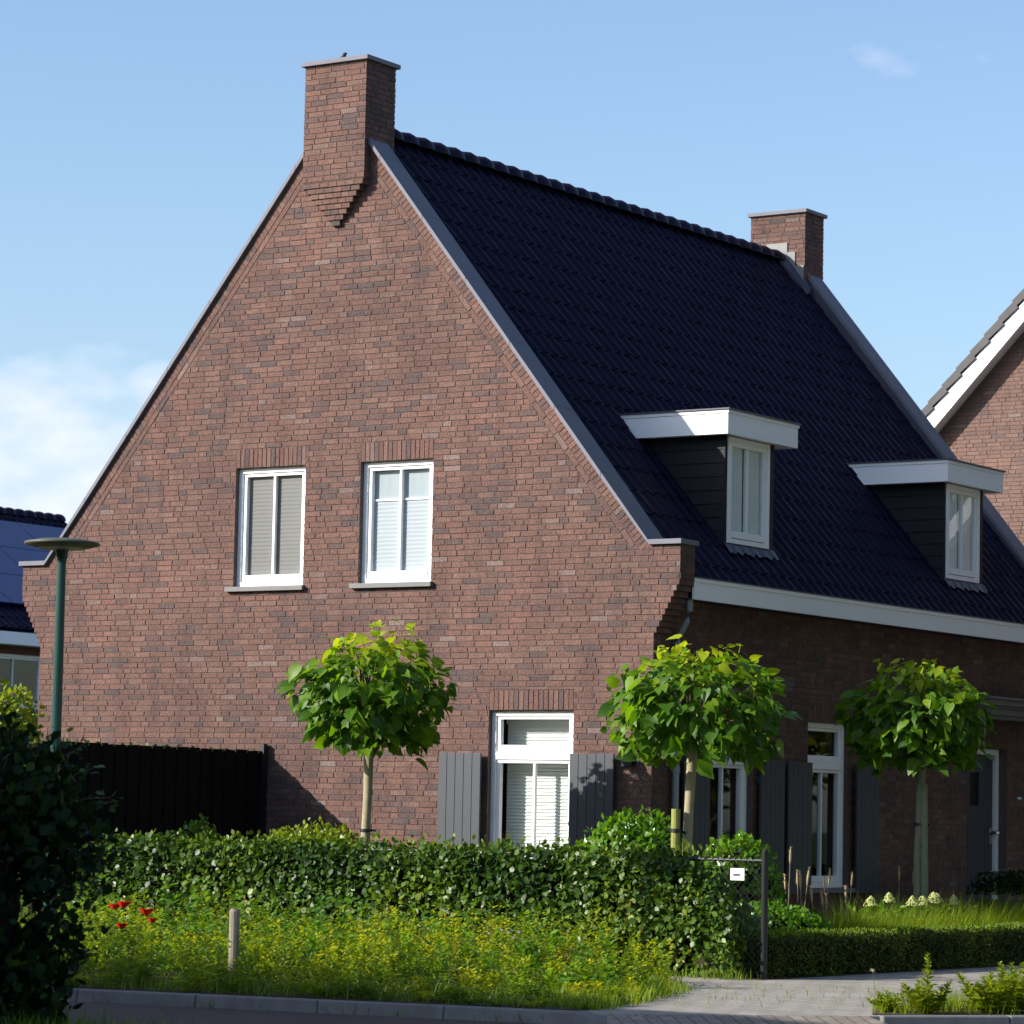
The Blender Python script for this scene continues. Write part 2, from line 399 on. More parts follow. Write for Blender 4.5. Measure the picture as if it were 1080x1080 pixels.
# ------------------------------------------------------------------ windows
def make_window(parent, T, u0, u1, z0, z1, transom=None, cover=None, sill=(.08, .03), name='window', frame_w=(-.14, -.055)):
    a, b = frame_w; f = .055
    mb = MB()
    mb.tbox(T, u0, u0+f, z0, z1, a, b); mb.tbox(T, u1-f, u1, z0, z1, a, b)
    mb.tbox(T, u0+f, u1-f, z1-f, z1, a, b); mb.tbox(T, u0+f, u1-f, z0, z0+f, a, b)
    if transom: mb.tbox(T, u0+f, u1-f, transom, transom+.075, a, b)
    root = mb.build(name, M['white'], parent, bevel=.003)
    panes = []
    sb = MB(); s = .045; c, d = a+.01, b-.018
    zones = [(z0+f, transom, True), (transom+.075, z1-f, False)] if transom else [(z0+f, z1-f, True)]
    for (p, q, munt) in zones:
        x0, x1 = u0+f, u1-f
        br = .085
        sb.tbox(T, x0+.002, x0+s, p+.002, q-.002, c, d); sb.tbox(T, x1-s, x1-.002, p+.002, q-.002, c, d)
        sb.tbox(T, x0+s, x1-s, q-s*.8, q-.002, c, d); sb.tbox(T, x0+s, x1-s, p+.002, p+br-.01, c, d+.012)
        if munt:
            m = (x0+x1)/2; sb.tbox(T, m-.014, m+.014, p+br-.01, q-s*.8, c+.01, d-.003)
        panes.append((x0+s, x1-s, p+br-.01, q-s*.8))
    sb.build('sash', M['white'], root, bevel=.002)
    for (x0, x1, p, q) in panes:
        g = MB(); w = (c+d)/2; g.add([T(x0, p, w), T(x1, p, w), T(x1, q, w), T(x0, q, w)], [(0, 1, 2, 3)])
        g.build('pane', M['glass'], root)
    if cover: cover(root, T, u0, u1, z0, z1, a)
    if sill:
        l, pr = sill; sm = MB(); sm.tbox(T, u0-l, u1+l*.4, z0-.055, z0-.002, -.14, pr+.03)
        sm.build('sill', M['sill'], root, bevel=.004)
    return root
def venetian(root, T, u0, u1, z0, z1, a, top=None):
    m = MB(); z = z0+.08
    w = a-.15
    while z < z1-.13:
        m.hexa([T(u0+.05, z, w+.008), T(u1-.05, z, w+.008), T(u1-.05, z+.034, w-.008), T(u0+.05, z+.034, w-.008),
                T(u0+.05, z+.002, w+.010), T(u1-.05, z+.002, w+.010), T(u1-.05, z+.036, w-.006), T(u0+.05, z+.036, w-.006)])
        z += .0355
    m.tbox(T, u0+.04, u1-.04, z1-.13, z1-.08, w-.02, w+.02)
    for q in (.3, .7):
        x = u0+(u1-u0)*q; m.tbox(T, x-.001, x+.001, z0+.06, z1-.1, w+.019, w+.020)
    m.build('blind', M['blind'], root)
def pleated(mat, zt, bar=False):
    def f(root, T, u0, u1, z0, z1, a):
        m = MB(); w = a+.014; z = z0+.05; k = 0; top = z0+(z1-z0)*zt
        vs = []; 
        while z < top: vs.append((z, w+(.0015 if k % 2 else -.0015))); z += .022; k += 1
        pts = [T(u0+.03, q, ww) for q, ww in vs]+[T(u1-.03, q, ww) for q, ww in vs]; n = len(vs)
        m.add(pts, [(i, i+n, i+n+1, i+1) for i in range(n-1)])
        m.build('blind', mat, root)
        if bar:
            b = MB(); b.tbox(T, u0+.03, u1-.03, top, top+.022, w-.012, w+.012); b.build('blind_rail', M['white'], root)
            c = MB(); n = 40; pts = []
            for i in range(n+1):
                u = u0+.02+(u1-u0-.04)*i/n; ww = a+.004+.001*math.sin(i*1.35)
                pts += [T(u, z0, ww), T(u, z1, ww)]
            c.add(pts, [(2*i, 2*i+2, 2*i+3, 2*i+1) for i in range(n)]); c.build('curtain', M['voile'], root, smooth=True)
    return f
def curtains(spans, mat=None, dist=.09):
    def f(root, T, u0, u1, z0, z1, a):
        for (p, q) in spans:
            m = MB(); n = 24; pts = []; A = u0+(u1-u0)*p; B = u0+(u1-u0)*q
            for i in range(n+1):
                u = A+(B-A)*i/n; ww = a-dist+.015*math.sin(i*1.5)
                pts += [T(u, z0+.02, ww), T(u, z1-.02, ww)]
            m.add(pts, [(2*i, 2*i+2, 2*i+3, 2*i+1) for i in range(n)]); m.build('curtain', mat or M['curtain'], root, smooth=True)
    return f

# ------------------------------------------------------------------ roof tiles
def tiled_slope(mb, P, y0, y1, slen, pitch=.205, row=.335, amp=.030, lift=.013, seed=0):
    # P(s, y, h): s metres down the slope, h above the plane
    ny = int((y1-y0)/pitch*8); rows = int(math.ceil(slen/row)); vs = []; fs = []
    prof = lambda t: amp*(.55*math.cos(2*math.pi*t)+.25*math.cos(4*math.pi*t+.6))
    ln = ny+1; rr = []
    for i in range(rows):
        s0, s1 = i*row, min((i+1)*row, slen)
        for (s, h) in ((s0, .0), (s1, lift)):
            for j in range(ln):
                y = y0+(y1-y0)*j/ny; t = (y-y0)/pitch
                vs.append(P(s, y, h+prof(t)+.002*math.sin(i*3.1+int(t)*1.7)))
    for i in range(rows*2-1):
        for j in range(ny):
            fs.append((i*ln+j, i*ln+j+1, (i+1)*ln+j+1, (i+1)*ln+j)); 
    mb.add(vs, fs)
    # underside / closing sheet
    mb.hexa([P(0, y0, -.09), P(slen, y0, -.09), P(slen, y1, -.09), P(0, y1, -.09), P(0, y0, -.05), P(slen, y0, -.05), P(slen, y1, -.05), P(0, y1, -.05)])
def ridge_tiles(mb, x, z, y0, y1, pitch=.30, r=.10):
    n = int(round((y1-y0)/pitch)); p = (y1-y0)/n; k = 9
    for i in range(n):
        a = y0+i*p; secs = [(0, .78), (.12, .95), (.35, 1.22), (.60, 1.32), (.85, 1.20), (1.0, .82)]
        vs = []
        for (t, q) in secs:
            for j in range(k):
                th = math.pi*(j/(k-1)); vs.append((x-math.cos(th)*r*1.25*q, a+p*t*1.04, z-.09+math.sin(th)*(r*q+.02)))
        fs = [(u*k+j, u*k+j+1, (u+1)*k+j+1, (u+1)*k+j) for u in range(len(secs)-1) for j in range(k-1)]
        fs.append(tuple(range(k))); fs.append(tuple((len(secs)-1)*k+j for j in range(k)))
        mb.add(vs, fs)

# ================================================================== MAIN HOUSE
W, L = 8.188, 10.245
KX, ZK, SL = .063, 3.945, 1.238          # coping kink, its height, gable slope
XM = W/2
def cop(x):                               # top edge of coping above x
    return ZK+SL*((W-KX-x) if x > XM else (x-KX))
EX = .30; CT = .038
house = thing('brick_house', (XM, L/2, G), 'large brick house with steep black roof, two brick chimneys and two white dormers', 'house')
Tg = lambda u, z, w: (u, -w, z)           # front gable, outward -y
Tf = lambda u, z, w: (W+w, u, z)          # long side wall, outward +x
COR0 = 3.003
def ext(z):
    if z < COR0: return 0.
    return min(EX, .0325*(int((z-COR0)/.06)+1))
und = CT*math.sqrt(1+SL*SL)
def Rg(z):
    zt = ZK-.05
    if z < zt: return W+ext(z)
    return W-KX-(z-(ZK-und))/SL
Lg = lambda z: W-Rg(z)
# gable window openings
UW = [(2.778, 3.738, 3.583, 4.893), (4.479, 5.431, 3.583, 4.893)]
GW = (6.206, 7.249, .421, 2.223)
LH = .21
def gable_outline():
    pts = [(0, G-.1), (W, G-.1)]
    for i in range(10):
        z = COR0+i*.06; a = W+ (.0325*i if i else 0); b = W+min(EX, .0325*(i+1))
        pts += [(a, z), (b, z)]
    pts += [(W+EX, ZK-.05), (W-KX+.02, ZK-.05)]
    pts += [(XM, cop(XM)-und)]
    left = [(W-x, z) for x, z in pts[2:-1]][::-1]
    out = pts+left
    res = []
    for p in out:
        if not res or (abs(p[0]-res[-1][0])+abs(p[1]-res[-1][1])) > 1e-4: res.append(p)
    return res
hole = lambda r: [(r[0], r[2]), (r[0], r[3]), (r[1], r[3]), (r[1], r[2])]
mb = MB(); mb.prism(gable_outline(), [hole(r) for r in UW+[GW]], Tg, -.28, 0)
gw = mb.build('gable_wall', M['mortar'], house)
# brick skin of the gable
BAND = .185
mb = MB()
sq = math.sqrt(1+SL*SL)
def Rin(z):
    if z < ZK-.05-.06: return W+ext(z)
    return min(W+EX if z < ZK-.05 else 99, W-KX-(z-(ZK-und))/SL - (BAND*sq/SL if z > ZK-.05-.06 else 0))
def Rin2(z):
    zt = ZK-.05
    lim = W-KX-(z-(ZK-und))/SL-BAND*sq/SL
    if z < zt-.3: return W+ext(z)
    if z < zt: return W+ext(z)
    return lim
Lin2 = lambda z: W-Rin2(z)
holes = []
for (a, b, c, d) in UW+[GW]: holes += [(a, b, c-.055, d+LH)]
# the chimney corbel sits in front, keep the wall behind it plain
brick_wall(mb, Tg, Lin2, Rin2, G-.06, cop(XM)-.2, holes)
for (a, b, c, d) in UW+[GW]: soldier(mb, Tg, a, b, d, d+LH)
# bands of brick running up the verge: outer rowlock, inner stretcher
dx, dz = -1/sq, SL/sq      # up the right slope
nx, nz = -SL/sq, -1/sq     # inward
for side in (0, 1):
    S = (lambda x: x) if side == 0 else (lambda x: W-x)
    def TB(u, v, w, S=S):    # u up the slope, v inward from the verge line
        x = W-KX+dx*u+nx*v; z = ZK-und+dz*u+nz*v
        return (S(x), -w, z)
    lenu = (W/2-KX)*sq
    u = .02
    while u < lenu-.02:
        brick(mb, TB, u+.004, u+.056, u+.004, u+.056, .006, .112, rbrick(), .009) if side == 0 else brick(mb, TB, u+.056, u+.004, u+.056, u+.004, .006, .112, rbrick(), .009)
        u += .06
    u = .12
    while u < lenu-.1:
        r = rbrick()
        a, b = u+.005, min(u+.215, lenu-.05)
        brick(mb, TB, a, b, a, b, .122, .176, r, .008) if side == 0 else brick(mb, TB, b, a, b, a, .122, .176, r, .008)
        u += .22
# side faces of the stepped shoulders
for k in range(0, 16):
    z = COR0+k*.06
    if z > ZK-.12: break
    e = ext(z+.03)
    for (u0, u1) in ((.0, .105), (.11, .28)):
        r = rbrick()
        brick(mb, lambda u, zz, w, e=e: (W+e+w, u, zz), u0+.004, u1-.004, u0+.004, u1-.004, z+.004, z+.056, r, .004)
        brick(mb, lambda u, zz, w, e=e: (-e-w, -u, zz), -u1+.004, -u0-.004, -u1+.004, -u0-.004, z+.004, z+.056, r, .004)
mb.build('brickwork', M['brick'], gw)
# side wall
FW = [(1.086, 2.04, .421, 2.223), (3.27, 4.224, .421, 2.223)]
DR = (7.22, 8.33, -.02, 2.065)
ftop = 3.40
mb = MB(); mb.prism([(.28, G-.1), (L-.28, G-.1), (L-.28, ftop), (.28, ftop)], [hole(r) for r in FW+[DR]], Tf, -.28, 0)
sw = mb.build('side_wall', M['mortar'], house)
mb = MB()
hs = [(a, b, c-.06, d+LH) for (a, b, c, d) in FW]+[(DR[0], DR[1], DR[2], DR[3]+LH)]
brick_wall(mb, Tf, lambda z: 0.0, lambda z: L, G-.06, COR0, hs)
brick_wall(mb, Tf, lambda z: 0.28, lambda z: L-.28, COR0, ftop, hs)
for (a, b, c, d) in FW+[DR]: soldier(mb, Tf, a, b, d, d+LH)
mb.build('brickwork', M['brick'], sw)
# left wall and far gable
mb = MB(); mb.box(0, .28, .28, L-.28, G-.1, ftop); mb.build('rear_wall', M['brick_y'], house)
mb = MB(); mb.prism(gable_outline(), [], lambda u, z, w: (u, L-.28-w, z), -.28, 0); mb.build('far_gable_wall', M['brick_x'], house)
# copings
for (ya, yb) in ((-.05, .315), (L-.315, L+.05)):
    mb = MB()
    for side in (0, 1):
        S = (lambda x: x) if side == 0 else (lambda x: W-x)
        n = 7
        for i in range(n):
            xa = (W-KX)+(XM-(W-KX))*i/n; xb = (W-KX)+(XM-(W-KX))*(i+1)/n
            g = .0025
            if i < n-1: xb += g
            if i > 0: xa -= g
            za, zb = ZK+SL*(W-KX-xa), ZK+SL*(W-KX-xb)
            p = [(S(xa), ya, za-und), (S(xb), ya, zb-und), (S(xb), yb, zb-und), (S(xa), yb, za-und),
                 (S(xa), ya, za), (S(xb), ya, zb), (S(xb), yb, zb), (S(xa), yb, za)]
            if i == 0:
                p[0] = (S(xa+.01), ya, ZK-.05); p[3] = (S(xa+.01), yb, ZK-.05)
            mb.hexa(p)
        xs = sorted((S(W-KX+.003), S(W+EX+.03)))
        mb.box(xs[0], xs[1], ya, yb, ZK-.05, ZK)
    mb.build('coping', M['stone'], house)
# roof
RB, RS = 3.80, 1.205
rq = math.sqrt(1+RS*RS)
zr = RB+RS*(W-KX-XM)
XE = W+.24
slen = (XE-XM)*rq
mb = MB()
for side in (0, 1):
    S = (lambda x: x) if side == 0 else (lambda x: W-x)
    tiled_slope(mb, lambda s, y, h, S=S: (S(XM+s/rq+h*RS/rq), y, zr-s*RS/rq+h/rq), .30, L-.30, slen)
roof = mb.build('roof', M['tile'], house, smooth=False)
mb = MB(); ridge_tiles(mb, XM, zr+.04, .42, L-.42); mb.build('ridge_tiles', M['tile'], roof, smooth=True)
# lead along the copings
for (y0, y1) in ((.30, .325), (L-.325, L-.30)):
    mb = MB()
    for side in (0, 1):
        S = (lambda x: x) if side == 0 else (lambda x: W-x)
        xa, xb = W-KX-.02, XM
        mb.hexa([(S(xa), y0, cop(xa)-.28), (S(xb), y0, zr-.05), (S(xb), y1, zr-.05), (S(xa), y1, cop(xa)-.28), (S(xa), y0, cop(xa)-und), (S(xb), y0, cop(XM)-und), (S(xb), y1, cop(XM)-und), (S(xa), y1, cop(xa)-und)])
    mb.build('flashing', M['lead'], roof)
# eaves box gutters
for side in (0, 1):
    S = (lambda x: x) if side == 0 else (lambda x: W-x)
    def B(m, x0, x1, y0, y1, z0, z1):
        a, b = sorted((S(x0), S(x1))); m.box(a, b, y0, y1, z0, z1)
    mb = MB(); B(mb, W+.27, W+.298, .285, L-.285, 3.352, 3.56); B(mb, W+.004, W+.27, .285, L-.285, 3.53, 3.55)
    B(mb, W+.265, W+.308, .285, L-.285, 3.53, 3.572)
    ev = mb.build('eaves_board', M['trim'], house, bevel=.003)
    mb = MB(); B(mb, W+.011, W+.268, .285, L-.285, 3.356, 3.376); mb.build('soffit', M['door'], ev)  # soffit coloured dark to stand in for the shadow under the eaves
    mb = MB(); B(mb, W+.20, W+.316, .285, L-.285, 3.572, 3.584); mb.build('gutter_edge', M['lead'], ev)
# downpipe
mb = MB()
mb.tube([(W+.20, .36, 3.36), (W+.20, .36, 3.24), (W+.17, .36, 3.14), (W+.09, .36, 3.0), (W+.065, .36, 2.92), (W+.065, .36, G)], .038, 12)
for z in (2.62, 2.45, 1.60): mb.tube([(W+.065, .36, z), (W+.065, .36, z+.07)], .046, 12)
mb.build('downpipe', M['zinc'], house, smooth=False)

# chimneys
CX0, CX1 = 3.69, 4.505
def chimney(y0, y1, zb, zt, corbel):
    mb = MB(); mb.box(CX0, CX1, y0, y1, zb, zt)
    core = mb.build('chimney', M['mortar'], house)
    mb = MB()
    faces = [(lambda u, z, w: (u, y0-w, z), CX0, CX1), (lambda u, z, w: (CX1+w, u, z), y0, y1),
             (lambda u, z, w: (-u, y1+w, z), -CX1, -CX0), (lambda u, z, w: (CX0-w, -u, z), -y1, -y0)]
    for T, a, b in faces: brick_wall(mb, T, lambda z, a=a: a-.008, lambda z, b=b: b+.008, zb, zt)
    if corbel:
        n = 8
        for i in range(n):
            z1 = zb-.06*i; z0 = z1-.06
            hw = (CX1-CX0)/2-.05*i
            pr = -y0-.011*i+.012
            a, b = XM-hw, XM+hw
            k = max(1, round(2*hw/.11)); w = 2*hw/k
            for j in range(k):
                r = rbrick(); x0 = a+j*w+.003; x1 = a+(j+1)*w-.003
                jj = random.uniform(-.003, .003)
                mb.box(x0, x1, -pr+jj, .02, z0+.005, z1-.005, r)
    mb.build('brickwork', M['brick'], core)
    if corbel:
        mb = MB()
        for i in range(8):
            z1 = zb-.06*i; hw = (CX1-CX0)/2-.05*i; pr = -y0-.011*i-.0
            mb.box(XM-hw+.006, XM+hw-.006, -pr, .02, z1-.06, z1)
        mb.build('corbel_core', M['mortar'], core)
    mb = MB(); o = .045
    mb.box(CX0-o, CX1+o, y0-o, y1+o, zt, zt+.05); mb.build('cap', M['stone'], core, bevel=.005)
    return core
chimney(-.115, .42, 7.97, 9.275, True)
cf = chimney(9.835, 10.34, 8.0, 9.24, False)
mb = MB()
for (x0, x1, z0, z1) in ((3.93, 4.25, 8.45, 8.85), (4.253, 4.37, 8.40, 8.72), (4.373, 4.50, 8.3, 8.53)): mb.box(x0, x1, 9.813, 9.834, z0, z1)
mb.build('flashing_patch', M['pale_flash'], cf)
mb = MB()
mb.hexa([(4.2, 9.70, zr-.18), (4.60, 9.74, zr-.52), (4.60, 9.83, zr-.52), (4.2, 9.83, zr-.18), (4.2, 9.70, zr-.05), (4.60, 9.74, zr-.55), (4.60, 9.83, zr-.44), (4.2, 9.83, zr+.06)])
mb.build('saddle_flashing', M['lead'], cf)
# gable windows
make_window(house, Tg, *UW[0], cover=pleated(M['pleat2'], .97))
make_window(house, Tg, *UW[1], cover=pleated(M['pleat'], .68, True))
make_window(house, Tg, *GW, transom=1.715, cover=venetian)
make_window(house, Tf, *FW[0], transom=1.715, cover=None, sill=(.12, .05))
make_window(house, Tf, *FW[1], transom=1.715, cover=None, sill=(.12, .05))
# dark room backs so that daylight does not cross the empty house
mb = MB(); mb.box(1.6, W-1.6, 2.2, 2.25, 2.86, 5.2); mb.box(.3, W-.3, 2.2, 2.25, G, 2.74); mb.box(6.4, 6.45, 2.26, L-.4, G, 2.74); mb.box(.4, W-.3, .4, L-.4, 2.75, 2.85)
mb.build('inner_wall', M['inside'], house)
# shutters
def shutter(T, u0, u1, z0, z1):
    mb = MB(); n = 5; w = (u1-u0)/n
    for i in range(n): mb.tbox(T, u0+i*w+.0025, u0+(i+1)*w-.0025, z0, z1, .062, .088)
    mb.tbox(T, u0+.01, u1-.01, z0+.01, z1-.01, .055, .066)
    for z in (z0+.2, z1-.25): mb.tbox(T, u0+.02, u1-.02, z, z+.08, .03, .062)
    for z in (z0+.22, z1-.23):
        for u in (u0+.03, u1-.07): mb.tbox(T, u, u+.04, z, z+.03, -.01, .03)
    return mb.build('shutter', M['shutter'], house, bevel=.002)
for T, u0, u1 in ((Tg, 5.640, 6.168), (Tg, 7.262, 7.79), (Tf, .50, 1.03), (Tf, 2.10, 2.62), (Tf, 2.70, 3.235), (Tf, 4.28, 4.80)):
    shutter(T, u0, u1, .36, 1.776)
# front door
mb = MB(); a, b = DR[0], DR[1]
mb.tbox(Tf, a, a+.07, 0, DR[3], -.20, -.10); mb.tbox(Tf, b-.07, b, 0, DR[3], -.20, -.10); mb.tbox(Tf, a+.07, b-.07, DR[3]-.07, DR[3], -.20, -.10)
df = mb.build('door_frame', M['white'], house, bevel=.004)
mb = MB(); mb.prism([(a+.07, 0), (b-.07, 0), (b-.07, DR[3]-.07), (a+.07, DR[3]-.07)], [[(a+.42, 1.38), (a+.42, 1.78), (a+.66, 1.78), (a+.66, 1.38)]], Tf, -.19, -.15)
for i in range(9): mb.tbox(Tf, a+.16+i*.095, a+.165+i*.095, .15, 1.2, -.15, -.147)
dl = mb.build('door', M['door'], df)
mb = MB(); mb.tbox(Tf, a+.42, a+.66, 1.38, 1.78, -.18, -.17); mb.build('pane', M['glass'], df)
mb = MB(); mb.tube([Tf(b-.13, 1.06, -.15), Tf(b-.13, 1.06, -.07)], .022, 10); mb.lathe([(0, -.03), (.03, -.015), (.03, .015), (0, .03)], Tf(b-.13, 1.06, -.06), 12); mb.tbox(Tf, b-.16, b-.10, .93, 1.12, -.15, -.142)
mb.build('door_knob', M['chrome'], df)
mb = MB(); mb.tbox(Tf, a-.1, b+.1, -.14, -.022, -.14, .25); mb.build('doorstep', M['sill'], house)
# canopy over the door
mb = MB()
for (z0, z1, w) in ((2.40, 2.45, .30), (2.45, 2.53, .34), (2.53, 2.56, .37), (2.56, 2.63, .41), (2.63, 2.66, .44)):
    mb.tbox(Tf, 6.95+(.44-w), 8.95-(.44-w), z0, z1, .009, w)
mb.build('door_canopy', M['sill'], house, bevel=.004)
mb = MB(); mb.lathe([(0, -.02), (.028, -.012), (.028, .012), (0, .02)], (W+.03, 8.63, 1.483), 10); mb.build('doorbell', M['white'], house)
def wall_light(c, ax):
    mb = MB(); x, y, z = c
    e = Vector(ax)
    mb.tube([Vector(c)-e*.0, Vector(c)+e*.03], .045, 12)
    mb.tube([Vector(c)+e*.03, Vector(c)+e*.09], .018, 8)
    mb.lathe([(0, .07), (.04, .06), (.055, .02), (.055, -.05), (.045, -.06), (0, -.06)], tuple(Vector(c)+e*.11), 14)
    mb.build('wall_light', M['black'], house, smooth=False)
wall_light((7.96, -.009, 1.70), (0, -1, 0)); wall_light((W+.009, 8.86, 1.72), (1, 0, 0))

# dormers ------------------------------------------------------------
def roofz(x): return RB+RS*(W-KX-x)
def dormer(o):
    y0, y1 = 1.79+o, 2.83+o; xf = 7.945; zt = 5.215; zb = 3.9
    xb = (W-KX)-(zt-RB)/RS-.2
    nb = 9; h = (zt-zb)/nb
    mb = MB(); mb.prism([(y0-.014, zb), (y1+.014, zb), (y1+.014, zt), (y0-.014, zt)], [[(y0+.035, 4.07), (y0+.035, 5.205), (y1-.105, 5.205), (y1-.105, 4.07)]], lambda u, z, w: (xf+w, u, z), -.002, .02)
    root = mb.build('dormer', M['cladding'], house)
    for (ya, yb) in ((y0, y0+.05), (y1-.05, y1)):
        mb = MB()
        for i in range(nb):
            za, zc = zb+i*h, zb+(i+1)*h
            xa = max(xb, W-KX-(za-RB)/RS-.12)
            t = .012
            out = -1 if ya == y0 else 1
            yo = ya if out < 0 else yb; yi = yb if out < 0 else ya
            mb.hexa([(xa, yo+out*t, za), (xf-.003, yo+out*t, za), (xf-.003, yi, za), (xa, yi, za), (xa, yo, zc), (xf-.003, yo, zc), (xf-.003, yi, zc), (xa, yi, zc)])
        mb.build('cheek', M['cladding'], root)
    T = lambda u, z, w: (xf+.018+w, u, z)
    a, b = y0+.035, y1-.105; z0, z1 = 4.07, 5.205
    # window joinery of the dormer
    mb = MB(); f = .05
    mb.tbox(T, a, a+f, z0, z1, -.06, .02); mb.tbox(T, b-f, b, z0, z1, -.06, .02); mb.tbox(T, a+f, b-f, z1-f, z1, -.06, .02); mb.tbox(T, a+f, b-f, z0, z0+f, -.06, .02)
    mb.tbox(T, a+f, a+f+.045, z0+f, z1-f, -.06, .006); mb.tbox(T, b-f-.045, b-f, z0+f, z1-f, -.06, .006)
    mb.tbox(T, a+f+.045, b-f-.045, z1-f-.045, z1-f, -.06, .006); mb.tbox(T, a+f+.045, b-f-.045, z0+f+.012, z0+f+.085, -.06, .010)
    m = (a+b)/2; mb.tbox(T, m-.014, m+.014, z0+f+.085, z1-f-.045, -.05, .0)
    mb.build('window_frame', M['white'], root, bevel=.002)
    mb = MB(); mb.add([T(a+f, z0+f, -.02), T(b-f, z0+f, -.02), T(b-f, z1-f, -.02), T(a+f, z1-f, -.02)], [(0, 1, 2, 3)]); mb.build('pane', M['glass'], root)
    for (p, q) in ((a+f+.035, m-.035), (m+.005, b-f-.06)):
        mb = MB(); n = 16; pts = []
        for i in range(n+1):
            u = p+(q-p)*i/n; ww = -.045+.005*math.sin(i*1.5); pts += [T(u, z0+.03, ww), T(u, z1-.03, ww)]
        mb.add(pts, [(2*i, 2*i+2, 2*i+3, 2*i+1) for i in range(n)]); mb.build('curtain', M['curtain'], root, smooth=True)
    mb = MB(); mb.tbox(T, a, b, z0, z1, -.45, -.42); mb.build('room_back', M['inside'], root)
    # fascia ring and flat roof
    X1 = 8.10; Y0, Y1 = 1.593+o, 3.13+o; Z0, Z1 = 5.205, 5.46
    Xb = W-KX-(Z0-RB)/RS-.03
    mb = MB(); t = .025
    mb.box(X1-t, X1, Y0, Y1, Z0, Z1)
    for (ya, yb) in ((Y0, Y0+t), (Y1-t, Y1)):
        xt = W-KX-(Z1-RB)/RS
        mb.hexa([(Xb, ya, Z0), (X1-t, ya, Z0), (X1-t, yb, Z0), (Xb, yb, Z0), (xt, ya, Z1), (X1-t, ya, Z1), (X1-t, yb, Z1), (xt, yb, Z1)])
    mb.box(Xb, X1-t, Y0+t, Y1-t, Z0+.012, Z0+.03)
    # small top moulding
    mb.box(X1-.003, X1+.012, Y0-.012, Y1+.012, Z1-.035, Z1); 
    for (ya, yb) in ((Y0-.012, Y0+.003), (Y1-.003, Y1+.012)): mb.box(W-KX-(Z1-RB)/RS+.02, X1-.003, ya, yb, Z1-.035, Z1)
    mb.build('fascia', M['trim'], root)
    mb = MB(); mb.box(W-KX-(Z1-RB)/RS-.12, X1+.03, Y0-.03, Y1+.03, Z1+.002, Z1+.018); mb.build('roof_sheet', M['lead'], root)
    mb = MB(); vs = []; n = 34
    ys, ye = a-.05, b+.14
    for i in range(n+1):
        y = ys+(ye-ys)*i/n; jag = .018*abs(((i*.5) % 2)-1)
        xo = xf+.055+jag*1.2
        h = .022*(.55*math.cos(2*math.pi*(y-.30)/.205)+.25*math.cos(4*math.pi*(y-.30)/.205+.6))
        vs += [(xf+.02, y, z0-.002), (xf+.045, y, roofz(xf+.045)+.075+h), (xo+.03, y, roofz(xo+.03)+.062+h)]
    mb.add(vs, [(3*i+k, 3*i+3+k, 3*i+4+k, 3*i+1+k) for i in range(n) for k in (0, 1)])
    mb.build('flashing', M['lead'], root)
    # lead gusset between fascia and tiles
    mb = MB()
    mb.hexa([(Xb-.06, Y0-.02, roofz(Xb)+.03), (Xb+.02, Y0-.02, Z0-.03), (Xb+.02, Y0+.05, Z0-.03), (Xb-.06, Y0+.05, roofz(Xb)+.03),
             (W-KX-(Z1-RB)/RS-.13, Y0-.02, Z1), (W-KX-(Z1-RB)/RS+.03, Y0-.008, Z1), (W-KX-(Z1-RB)/RS+.03, Y0+.05, Z1), (W-KX-(Z1-RB)/RS-.13, Y0+.05, Z1)])
    mb.build('lead_gusset', M['lead'], root)
    return root
dormer(0); dormer(5.245)

# bird on the chimney
mb = MB()
bx, by, bz = 3.99, .12, 9.325
mb.tube([(bx-.075, by, bz+.02), (bx-.045, by, bz+.045), (bx-.01, by, bz+.06), (bx+.03, by, bz+.085), (bx+.045, by, bz+.115), (bx+.055, by, bz+.135), (bx+.072, by, bz+.135), (bx+.095, by, bz+.13)],
        [.006, .016, .03, .034, .026, .023, .015, .002], 8)
mb.tube([(bx+.0, by-.01, bz+.04), (bx+.0, by-.01, bz)], .004, 5); mb.tube([(bx+.012, by+.01, bz+.04), (bx+.012, by+.01, bz)], .004, 5)
mb.v = [tuple(Vector((bx, by, bz))+(Vector(q)-Vector((bx, by, bz)))*.85) for q in mb.v]
tag(mb.build('bird', M['bird'], smooth=True), 'small dark bird perched on the taller near chimney', 'bird')

# ================================================================== NEIGHBOURS
# right neighbour
nr = thing('neighbour_house', (8, 20, G), 'brick neighbour house at the right edge with white verge board and grey roof tiles', 'house')
NY = 16.2
# verge line through these two points
nx0, nz0, ns = 3.20, 7.28, 1.046
XR = 7.0
def nv(x): return nz0+ns*(x-nx0) if x < XR else nz0+ns*(2*XR-x-nx0)
xe = nx0-(nz0-3.6)/ns
def Ln(z): return xe+.25 if z < nv(xe+.25)-.3 else (z+.32-nz0)/ns+nx0
Tn = lambda u, z, w: (u, NY-w, z)
mb = MB(); mb.prism([(xe+.25, G-.1), (2*XR-xe-.25, G-.1), (2*XR-xe-.25, nv(xe+.25)-.2), (XR, nv(XR)-.2), (xe+.25, nv(xe+.25)-.2)], [], Tn, -.28, 0)
ngw = mb.build('gable_wall', M['mortar'], nr)
mb = MB(); brick_wall(mb, Tn, Ln, lambda z: 2*XR-Ln(z), 2.5, nv(XR)-.5); mb.build('brickwork', M['brick2'], ngw)
mb = MB(); mb.box(xe+.25, xe+.5, NY+.28, NY+9, G-.1, 3.7); mb.build('side_wall', M['brick_y'], nr)
mb = MB(); mb.box(2*XR-xe-.5, 2*XR-xe-.25, NY+.28, NY+9, G-.1, 3.7); mb.build('side_wall', M['brick_y'], nr)
mb = MB()
nq = math.sqrt(1+ns*ns)
